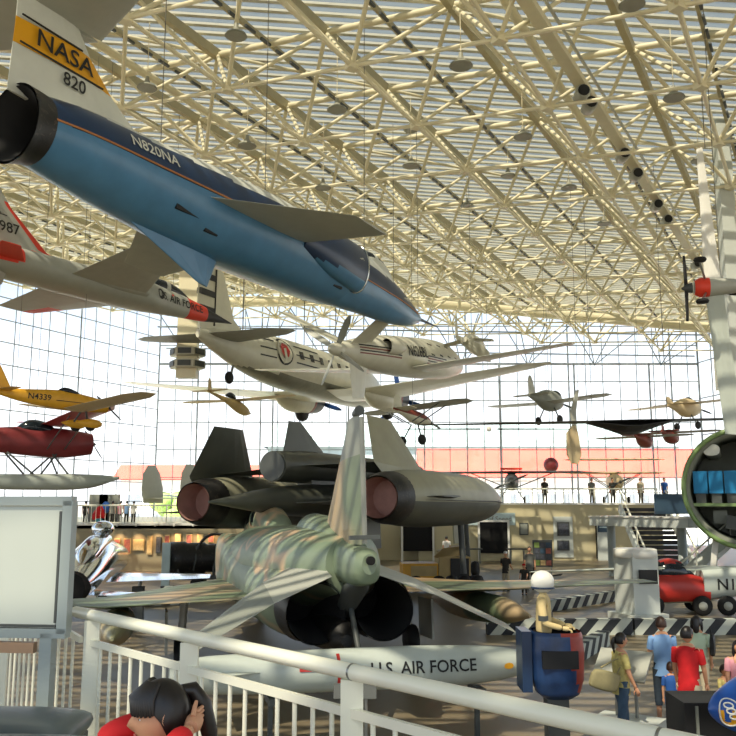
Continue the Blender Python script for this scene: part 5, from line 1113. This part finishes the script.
for s_ in (-1, 1):
    MB().loft([(.6, s_*1.1, -1.55, .03, .04, 2), (2.2, s_*1.1, -1.7, .3, .26, 2.6), (4.4, s_*1.1, -1.72, .36, .32, 2.6), (6.6, s_*1.1, -1.66, .34, .3, 2.4), (7.9, s_*1.1, -1.5, .04, .06, 2)], 'float_grey', 22, 5).build('float', t)
    for a, b_ in ((3.0, 2.6), (3.4, 4.4), (5.2, 5.8), (5.4, 4.6)): MB().tube([(a, s_*.3, -.5), (b_, s_*1.05, -1.45)], .04, 'dark_grey', 6).build('float_strut', t)
cables(t, [(4.5, 0, .8), (1, 0, .3)])
p = at(208, 391, 44)
t = light_plane('brown_glider', 'small brown sailplane with a tall thin fin hanging left of the airliner engines', p, 62, -8, 0, 6, 13, [(-.1, 0, 0, .05, .08, 2), (2.5, 0, -.15, .2, .25, 2), (4.6, 0, -.35, .42, .55, 2), (5.8, 0, -.5, .36, .45, 2), (6.5, 0, -.55, .1, .14, 2)], 'tan_metal', 'wing_cream', .2, 4.8, .9, gear=None, finc='wing_cream', finh=1.2, blades=0, dih=.02, sc=.58)
cables(t, [(4.5, 0, .3)])
p = at(529, 396, 50); t = light_plane('grey_racing_plane', 'small grey green low wing plane with two fixed wheels, hanging in the centre right', p, 40, -4, 0, 4.4, 9, fsec(3.0, .5, .62), 'mid_grey', 'light_grey', -.2, 2.1, 1.0, finh=1.25, finc='light_grey', prop='dark_grey', dih=.03); cables(t, [(1.6, 0, .5)])
p = at(668, 406, 54); t = light_plane('tan_racing_plane', 'small tan plane with dark propeller hanging left of the upright wing', p, 32, 0, 0, 3.6, 9, fsec(3.0, .5, .6), 'wing_cream', 'wing_cream', .2, 2.0, 1.0, finh=.6, prop='black', dih=0); cables(t, [(1.6, 0, .5)])
p = at(394, 410, 42); t = light_plane('white_parasol_plane', 'small white and maroon plane with one visible wheel hanging below the airliner engine', p, 35, -12, 0, 2.6, 8.5, fsec(2.3, .3, .32), 'dc_white', 'light_grey', .45, 1.6, .8, finh=.8, prop='dark_grey', dih=0, bmatf=lambda c: 'stripe_maroon' if c.z > .02 else None, cab=False, struts=True); cables(t, [(1.2, 0, .0)])
for px, py, lb in ((641, 437, 'left'), (668, 433, 'right')):
    p = at(px-6, py-1, 50); t = light_plane('small_sailplane', 'tiny red brown sailplane, the %s of two hanging under the black flying wing' % lb, p, 50, -8, 0, 2.4, 6, fsec(2.2, .4, .4), 'stripe_maroon', 'light_grey', .2, 1.5, .6, gear=None, finh=.5, blades=0, dih=.0, cab=False); cables(t, [(1.0, 0, .0)])
# black flying wing
p = at(630, 424, 34); t = thing('flying_wing', 'long thin black wing with a sagging centre hull, hanging across the right side', 'aircraft', tuple(p), pose(90, 0, -1.2))
MB().wing([((.3, -1.9, .14), (-.3, -1.9, .14), .06), ((.5, -1.0, 0), (-.5, -1.0, 0), .34), ((.8, -.3, -.12), (-.7, -.3, -.12), .58), ((.8, .3, -.12), (-.7, .3, -.12), .58), ((.5, 1.0, 0), (-.5, 1.0, 0), .34), ((.3, 1.9, .14), (-.3, 1.9, .14), .06)], 'black').build('centre_hull', t)
for s_ in (-1, 1): MB().wing([((.7, 0, .12), (-.7, 0, .12), .12), ((.4, s_*3, .12), (-.5, s_*3, .12), .1), ((.2, s_*8.4, .14), (-.2, s_*8.4, .14), .05)], 'dark_grey').build('wing', t)
cables(t, [(0, 1.5, .2), (0, -1.5, .2)])
# hanging rotor blade pair further left
p = at(489, 429, 50); t = thing('rotor_blade', 'thin dark horizontal rotor blade with a pale hub, left of the black flying wing', 'rotor', tuple(p), (0, 0, 0))
for s_ in (-1, 1): MB().wing([((s_*.5, .15, 0), (s_*.5, -.15, 0), .1), ((s_*5.0, .15, 0), (s_*5.0, -.15, 0), .06)], 'dark_grey', up=(0, 0, 1)).build('blade', t)
MB().ball((0, 0, 0), .16, 'white_paint').build('hub', t); cables(t, [(0, 0, .3)])
# upright wooden propeller
p = at(574, 428, 38); t = thing('hanging_propeller', 'upright tan two-bladed propeller hanging right of the grey racing plane', 'propeller', tuple(p), (0, D(3), 0))
MB().wing([((-.1, 0, .1), (.1, 0, .1), .12), ((-.2, 0, .7), (.08, 0, .7), .08), ((.05, .0, 1.7), (.2, 0, 1.75), .03)], 'light_grey', up=(0, 1, 0)).build('upper_blade', t)
MB().wing([((-.1, 0, .1), (.1, 0, .1), .14), ((-.35, 0, -.25), (.2, 0, -.25), .12), ((-.32, 0, -1.2), (.36, 0, -1.2), .08), ((-.1, 0, -1.6), (.22, 0, -1.6), .03)], 'wing_cream', up=(0, 1, 0)).build('lower_blade', t)
cables(t, [(.15, 0, 1.7)])
# canard plane with winglets, right of the blue jet nose
p = at(470, 344, 34); t = thing('canard_plane', 'white canard plane with upturned winglet hanging right of the blue jet nose', 'aircraft', tuple(p), pose(70, 0, 0))
for s_ in (-1, 1):
    wg_ = MB().wing([((.5, 0, .2), (-.4, 0, .2), .12), ((0, s_*1.0, -.05*s_), (-.55, s_*1.0, -.05*s_), .08)], 'dc_white').build('wing', t)
def seg(a, b_, Y0, Y1, w0, w1, m_='dc_white'):
    A_ = at(*a, Y0)-p; B_ = at(*b_, Y1)-p; inv = Euler(pose(70, 0, 0)).to_matrix().transposed(); A_ = inv@A_; B_ = inv@B_; d = (B_-A_).normalized(); u = d.cross(Vector((0, 1, 0))).normalized()
    return MB().wing([(A_+u*w0/2, A_-u*w0/2, .1), (A_.lerp(B_, .8)+u*w1/2, A_.lerp(B_, .8)-u*w1/2, .08), (B_+u*w1*.3, B_-u*w1*.3, .03)], m_, up=d.cross(u))
seg((457, 338), (456, 311), 34, 34, .45, .22).build('winglet', t); seg((457, 338), (490, 357), 34, 32, .3, .75).build('swept_wing', t)
MB().loft([(-1.0, 0, 0, .1, .1, 2), (0, 0, .1, .3, .32, 2), (1.4, 0, .1, .32, .36, 2), (2.8, 0, .05, .08, .08, 2)], 'dc_white', 18, 4).build('fuselage', t)
cables(t, [(.3, 0, .3)])
# knife edge aerobatic plane at the right edge
p = at(714, 287, 22); t = thing('aerobatic_plane', 'white and red aerobatic plane hung with its wings vertical near the right edge', 'aircraft', tuple(p), pose(168, 0, 90))
MB().loft([(-3.6, 0, 0, .04, .1, 2), (-1, 0, 0, .14, .2, 2), (-.2, 0, 0, .22, .26, 2), (.35, 0, 0, .26, .28, 2), (.5, 0, 0, .18, .2, 2)], 'light_grey', 22, 5, lambda c: 'arctic_red' if c.x > .15 else None).build('fuselage', t)
MB().loft([(-1.2, 0, .22, .05, .05, 2), (-.6, 0, .36, .18, .18, 2), (-.1, 0, .25, .06, .06, 2)], 'glass_dark', 14, 4).build('canopy', t)
MB().wing([((.22, .2, .05), (-.2, .2, .05), .1), ((.22, 3.9, .05), (.06, 3.95, .05), .04)], 'white_paint').build('wing', t); MB().wing([((.22, -.2, .05), (-.24, -.2, .05), .12), ((-.05, -3.9, .05), (-.5, -3.95, .05), .06)], 'float_grey').build('wing', t)
for z_ in (-.0,): MB().wing([((.75, .06, 0), (.65, .06, 0), .06), ((.75, .9, 0), (.68, .9, 0), .03)], 'black', up=(0, 0, 1)).wing([((.75, -.06, 0), (.65, -.06, 0), .06), ((.75, -.9, 0), (.68, -.9, 0), .03)], 'black').build('propeller', t)
MB().lathe([(.14, .55), (.12, .68), (.02, .82)], 'dark_grey', 'X', 14).build('spinner', t)
for s_ in (-1, 1): MB().tube([(.25, s_*.2, -.2), (.45, s_*.5, -.75)], .03, 'steel', 6).build('gear_leg', t); MB().lathe([(.04, -.06), (.14, -.05), (.17, 0), (.14, .05), (.04, .06)], 'tyre', 'Y', 14, (.45, s_*.55, -.8)).build('wheel', t)
MB().wing([((-2.9, 0, .05), (-3.5, 0, .05), .06), ((-3.1, 1.1, .05), (-3.5, 1.1, .05), .03)], 'white_paint').build('tailplane', t); MB().wing([((-2.8, 0, .05), (-3.6, 0, .05), .06), ((-3.3, 0, .9), (-3.7, 0, .9), .03)], 'arctic_red', up=(0, 1, 0)).build('tail_fin', t)
MB().tube([(0, 3.9, 0), (0, 5.4, 0)], .015, 'cable_steel', 5).build('hanging_cable', t) 
cables(t, [(-.2, .3, .1)])
# pale duct on the right edge
p = at(733, 320, 30); tag(MB().bar((p.x, 30, at(733, 385, 30).z), (p.x, 30, roofz(p.x, 30)), .5, .5, 'kiosk').build('air_duct'), 'pale vertical air duct hanging at the right edge of the picture', 'duct')
# loudspeaker tower at the left
a = at(187, 378, 40); b_ = at(187, 270, 40); t = thing('loudspeaker_tower', 'tall cream hanging loudspeaker tower with dark banded grilles left of the airliner tail', 'loudspeaker', (a.x, 40, a.z))
MB().box((0, 0, (roofz(a.x, 40)-a.z)/2), (.95, .6, roofz(a.x, 40)-a.z), 'truss_cream').build('column', t)
for k, zz in enumerate((365, 353)):
    z_ = at(187, zz, 40).z-a.z; MB().lathe([(.75, z_-.2), (.85, z_-.17), (.85, z_+.17), (.75, z_+.2)], 'dc_white', n=6, smooth=False).build('speaker_ring', t)
    for j in range(6): an = j*math.pi/3+math.pi/6; MB().box((.77*math.cos(an), .77*math.sin(an), z_), (.04, .62, .26), 'dark_grey', (0, 0, an)).build('grille', t)
# aircraft parked on the balconies
def balcony_plane(name, label, px, py, Y_, h, L, span, body, wc, z, **k):
    p = at(px, py, Y_); t = light_plane(name, label, (p.x, Y_, z+1.47), h, 0, 0, L, span, fsec(L, .45, .55), body, wc, .62, L*.72, 1.5, struts=True, dih=.0, **k); return t
balcony_plane('high_wing_plane', 'dark grey high wing plane with red centre section parked on the far balcony', 512, 480, 59.5, -100, 5.6, 10.2, 'dark_grey', 'dark_grey', 3.4, finh=.9)
MB().box((3.9, 0, .83), (1.1, 1.4, .1), 'arctic_red').build('centre_section', bpy.data.objects['high_wing_plane'])
balcony_plane('tan_biplane', 'tan biplane parked on the far balcony in front of the glass', 606, 478, 60, -95, 4.8, 6.6, 'wing_cream', 'wing_cream', 3.4, finh=.8, bip=1.5)
p = at(178, 500, 52); t = thing('twin_tail_plane', 'plane with two rounded tan tail fins standing on the left gallery', 'aircraft', (p.x, 52, 2.41+1.4), pose(60, 0, 0))
MB().loft([(0, 0, 0, .1, .15, 2), (3, 0, .1, .5, .6, 2), (7, 0, .1, .7, .8, 2), (9.5, 0, 0, .3, .3, 2)], 'light_grey', 22, 5).build('fuselage', t)
for y_ in (-1.0, 2.1): MB().wing([((.95, y_, -.3), (-.75, y_, -.3), .1), ((.9, y_, .6), (-.95, y_, .6), .1), ((.6, y_, 1.5), (-.85, y_, 1.5), .08), ((.2, y_, 2.0), (-.5, y_, 2.0), .04)], 'light_grey', up=(0, 1, 0)).build('tail_fin', t)
MB().wing([((.8, -2.4, .0), (-.5, -2.4, .0), .08), ((.8, 2.6, 0), (-.5, 2.6, 0), .08)], 'light_grey').build('tailplane', t)
for s_ in (-1, 1): MB().wing([((6.2, s_*.6, -.2), (4.2, s_*.6, -.2), .25), ((5.4, s_*7, .3), (4.6, s_*7, .3), .06)], 'light_grey').build('wing', t); MB().tube([(5, s_*1.5, -.3), (5, s_*1.5, -1.1)], .06, 'steel', 6).build('gear_leg', t); MB().lathe([(.08, -.1), (.3, -.09), (.34, 0), (.3, .09), (.08, .1)], 'tyre', 'Y', 14, (5, s_*1.5, -1.06)).build('wheel', t)
p = at(83, 524, 44.8); t = thing('red_exhibit_figure', 'red padded exhibit with blue top standing at the left end of the gallery ledge', 'exhibit', (p.x, 47.4, 2.41), scale=.66)
MB().loft([(-.5, 0, .6, .2, .3, 2), (0, 0, .95, .4, .55, 2.4), (.5, 0, .95, .3, .5, 2)], 'cloth_red', 18, 4).build('body', t); MB().ball((.55, 0, 1.35), (.35, .3, .5), 'cloth_royal').build('top', t); MB().box((0, 0, .22), (.5, .4, .44), 'cloth_teal').build('base', t)
for px, lb in ((100, 'grey display case on the left gallery behind the red exhibit'), (110, 'dark display case on the left gallery beside the group of visitors')):
    p = at(px, 520, 48.5); t = thing('display_case', lb, 'case', (p.x, 48.3, 2.41)); MB().box((0, 0, .45), (1.1, .5, .9), 'dark_grey').build('base', t); MB().box((0, 0, 1.25), (1.05, .45, .7), 'mid_grey').build('cabinet', t)
tag(MB().ball((0, 0, 0), .55, 'dark_red').build('signal_ball', None, tuple(at(551, 465, 62))), 'dark red ball on a stand seen against the pale red roof outside', 'ball')
tag(bpy.data.objects['signal_ball'], 'dark red ball hanging in front of the pale red roof outside', 'ball'); MB().tube([(0, 0, .5), (0, 0, 12.5)], .02, 'cable_steel', 5).build('hanging_cable', bpy.data.objects['signal_ball'])

# ---------------- flying car ----------------
a = at(676, 600, 29); t = thing('flying_car', 'red and white flying car lettered N100D with folded grey wing, right edge', 'vehicle', (a.x+.2, 29, 0), (0, 0, D(180-8)))
wz_ = .32
MB().loft([(-.8, 0, .75, .55, .4, 2.6), (0, 0, .85, .68, .5, 2.8), (1.0, 0, .8, .7, .5, 2.8), (1.6, 0, .7, .6, .38, 2.6), (1.85, 0, .62, .4, .22, 2.4)], 'red_paint', 28, 6, lambda c: 'float_grey' if c.z < .42 else None).build('car_body', t)
MB().loft([(-.4, 0, 1.2, .2, .1, 2), (.1, 0, 1.35, .5, .38, 2.4), (.7, 0, 1.35, .5, .36, 2.4), (1.15, 0, 1.15, .3, .1, 2)], 'glass_dark', 20, 5, lambda c: 'red_paint' if c.z > 1.66 else None).build('cabin_roof', t)
fs = [(-6, 0, 1.5, .06, .1, 2), (-3.5, 0, 1.25, .28, .32, 2.2), (-1.6, 0, 1.05, .5, .5, 2.4), (-.6, 0, .95, .6, .52, 2.6)]
tbm = MB().loft(fs, 'missile_white', 26, 6).build('tail_boom', t)
text('N100D', .5, 'letter_black', sidefn(fs, -1.75, .98, side=1, dirx=-1, off=.012), 'lettering', tbm)
for x_, y_ in ((1.0, .62), (1.0, -.62), (-.5, .62), (-.5, -.62), (-1.3, .5)):
    MB().lathe([(.12, -.1), (.28, -.1), (.32, 0), (.28, .1), (.12, .1)], 'tyre', 'Y', 20, (x_, y_, .32)).lathe([(.01, -.11), (.14, -.105), (.14, .105), (.01, .11)], 'light_grey', 'Y', 14, (x_, y_, .32)).build('wheel', t)
MB().wing([((-.3, .3, 1.5), (-1.4, .3, 1.5), .16), ((2.4, .9, 1.45), (2.2, .1, 1.42), .1), ((5.0, 1.0, 1.35), (4.6, .2, 1.3), .05)], 'float_grey').build('folded_wing', t)
MB().wing([((4.0, 1.05, 1.28), (3.9, .75, 1.28), .06), ((5.0, 1.1, 1.15), (4.9, .9, 1.1), .03)], 'black').build('aileron', t)

# ---------------- airliner cabin section ----------------
a = at(747, 488, 32); RR = 2.22; t = thing('cabin_section', 'cut open round airliner cabin section with blue seats at the right edge', 'aircraft section', (a.x, 32, a.z), (0, 0, D(-23)))
def ring(r, y, n=48, zs=1.0): return [(r*math.cos(2*math.pi*k/n), y, r*zs*math.sin(2*math.pi*k/n)) for k in range(n)]
MB().grid([ring(RR, 0), ring(RR, 4.2), ring(RR-.22, 4.2), ring(RR-.22, .02), ring(RR, 0)], 'cabin_grey', caps=(False, False)).build('shell', t)
MB().tube([(RR*math.cos(k*math.pi/24), -.02, RR*math.sin(k*math.pi/24)) for k in range(49)], .09, 'rim_green', 8).build('rim', t)
MB().box((0, 2.1, -.62), (3.9, 4.1, .12), 'rim_green').build('cabin_floor', t); MB().add(ring(RR-.15, 4.1), [tuple(range(48))], 'cabin_grey').build('rear_wall', t)
for s_ in (-1, 1): MB().loft([(.1, 0, 0, .3, .22, 2.4), (4.0, 0, 0, .3, .22, 2.4)], 'fuse_white', 16, 2).build('luggage_bin', t, loc=(s_*1.15, 0, 1.45), rot=(0, 0, D(90)))
for k in range(6):
    x_ = -1.62+k*.55+(.2 if k > 2 else 0)
    for y_ in (.5, 1.5):
        s = MB().box((x_, y_, -.12), (.5, .5, .14), 'seat_blue').build('seat', t); MB().box((x_, y_-.24, .28), (.5, .12, .75), 'seat_blue', (D(8), 0, 0)).build('seat_back', s); MB().box((x_, y_, -.38), (.36, .36, .36), 'dark_grey').build('seat_base', s)
MB().box((-.3, .9, -1.35), (1.0, .5, .5), 'dark_grey', (0, .2, 0)).build('hold_equipment', t); MB().box((-1.0, 1.6, -1.1), (.5, .5, .5), 'mid_grey').build('hold_box', t)
for x_ in (-1.2, 1.2):
    MB().bar((x_, .5, -1.75), (x_*1.25, .5, -a.z), .2, .2, 'white_paint').build('stand_leg', t); MB().bar((x_, 3.6, -1.75), (x_*1.25, 3.6, -a.z), .2, .2, 'white_paint').build('stand_leg', t)

# ---------------- bridge and stairs ----------------
a = at(604, 519, 43); b_ = at(704, 522, 37)
t = thing('footbridge', 'pale raised footbridge on a steel column right of the beige block', 'bridge', (a.x, a.y, 0)); d = Vector((b_.x-a.x, b_.y-a.y, 0)); zb = a.z
MB().bar((0, 0, zb-.1), (d.x, d.y, b_.z-.05), 1.8, .4, 'kiosk').build('deck', t); MB().bar((0, 0, zb+.13), (d.x, d.y, b_.z+.18), 1.9, .06, 'white_paint').build('kerb', t)
q = at(684, 560, 38.2); MB().lathe([(.3, 0), (.3, .1), (.2, .1), (.2, 2.75)], 'board_frame', n=18, o=(q.x-a.x, 38.3-a.y, 0)).build('column', t)
MB().lathe([(.2, 0), (.2, 2.75)], 'board_frame', n=14, o=(.3, -.1, 0)).build('column', t)
MB().box((3.2, -3.1+1.0, zb+.75), (2.7, .12, .95), 'sign_blue').build('side_panel', t)
a = at(664, 556, 44); t = thing('staircase', 'dark staircase with pale handrails below the footbridge', 'stairs', (a.x, 43, 0))
for k in range(14): MB().box((0, k*.3, .12+k*.235), (2.1, .34, .2), 'black').build('step', t)
for s_ in (-1, 1):
    MB().bar((s_*1.25, -.2, .1), (s_*1.25, 4.0, 3.3), .14, .45, 'kiosk').build('stringer', t); MB().tube([(s_*1.25, -.4, 1.0), (s_*1.25, 3.9, 4.2)], .05, 'rail_cream', 8).build('handrail', t)
    for k in range(4): MB().bar((s_*1.25, k*1.2, .2+k*.95), (s_*1.25, k*1.2, 1.2+k*.95), .05, .05, 'rail_cream').build('baluster', t)
a = at(700, 560, 36); t = thing('boarding_ramp', 'pale slanted ramp with handrail leading up towards the cabin section', 'ramp', (a.x, 36, 0))
MB().bar((-1.2, 0, .1), (1.4, .6, 2.0), 1.2, .18, 'kiosk').build('ramp_deck', t); MB().tube([(-1.2, -.6, 1.0), (1.4, 0, 2.9)], .04, 'rail_cream', 8).build('handrail', t)
for k in range(4): MB().bar((-1.1+k*.8, -.6+k*.18, .1+k*.58), (-1.1+k*.8, -.6+k*.18, 1.05+k*.58), .04, .04, 'rail_cream').build('baluster', t)

# ---------------- blue jet nose and black case at bottom right ----------------
a = at(778, 703, 9.0); t = thing('blue_jet_nose', 'glossy blue jet nose with a yellow and white crest at the bottom right corner', 'aircraft section', tuple(a), pose(186, -4, 0))
fs = [(-1.2, 0, 0, .42, .42, 2), (0, 0, 0, .36, .36, 2), (.35, 0, 0, .29, .29, 2), (.6, 0, 0, .17, .17, 2), (.7, 0, 0, .08, .08, 2), (.74, 0, 0, .01, .01, 2)]
MB().loft(fs, 'angel_blue', 32, 7).build('nose', t)
f1 = sidefn(fs, 0, 0, side=1, off=.012); f2 = sidefn(fs, 0, 0, side=1, off=.02); f3 = sidefn(fs, 0, 0, side=1, off=.027)
def patch(f, pts, m_, nm):
    MB().add([f(*q) for q in pts], [tuple(range(len(pts)))], m_).build(nm, t)
e = MB()
for i in range(12):   # shield shape in strips so that it follows the curved skin
    z0 = -.13+i*.0217; w0 = .09*math.sqrt(max(0, 1-(z0/.135)**2)); w1 = .09*math.sqrt(max(0, 1-((z0+.0217)/.135)**2))
    e.add([f1(-w0+.6, z0), f1(w0+.6, z0), f1(w1+.6, z0+.0217), f1(-w1+.6, z0+.0217)], [(0, 1, 2, 3)], 'nasa_yellow' if i < 7 else 'angel_blue')
e.build('crest', t)
e = MB(); e.tube([f2(.6+.085*math.cos(k*math.pi/12), .13*math.sin(k*math.pi/12)) for k in range(25)], .008, 'white_paint', 5); e.build('crest_outline', t)
for q in ((.61, .07), (.6, .02), (.58, -.03)): MB().tube([f2(q[0]+.035*math.cos(k*math.pi/6), q[1]+.025*math.sin(k*math.pi/6)) for k in range(13)], .009, 'white_paint', 5).build('crest_figure', t)
MB().bar((-.9, 0, -.3), (-.9, 0, -a.z+.0), .3, .3, 'dark_grey').build('stand', t)
a = at(684, 703, 9.6); tag(MB().box((a.x+.75, 9.6+.3, a.z/2), (1.5, .6, a.z), 'black').box((a.x+.13, 9.59, a.z/2), (.03, .02, a.z*.96), 'mid_grey').build('black_case'), 'large black case standing at the bottom right below the blue jet nose', 'case')
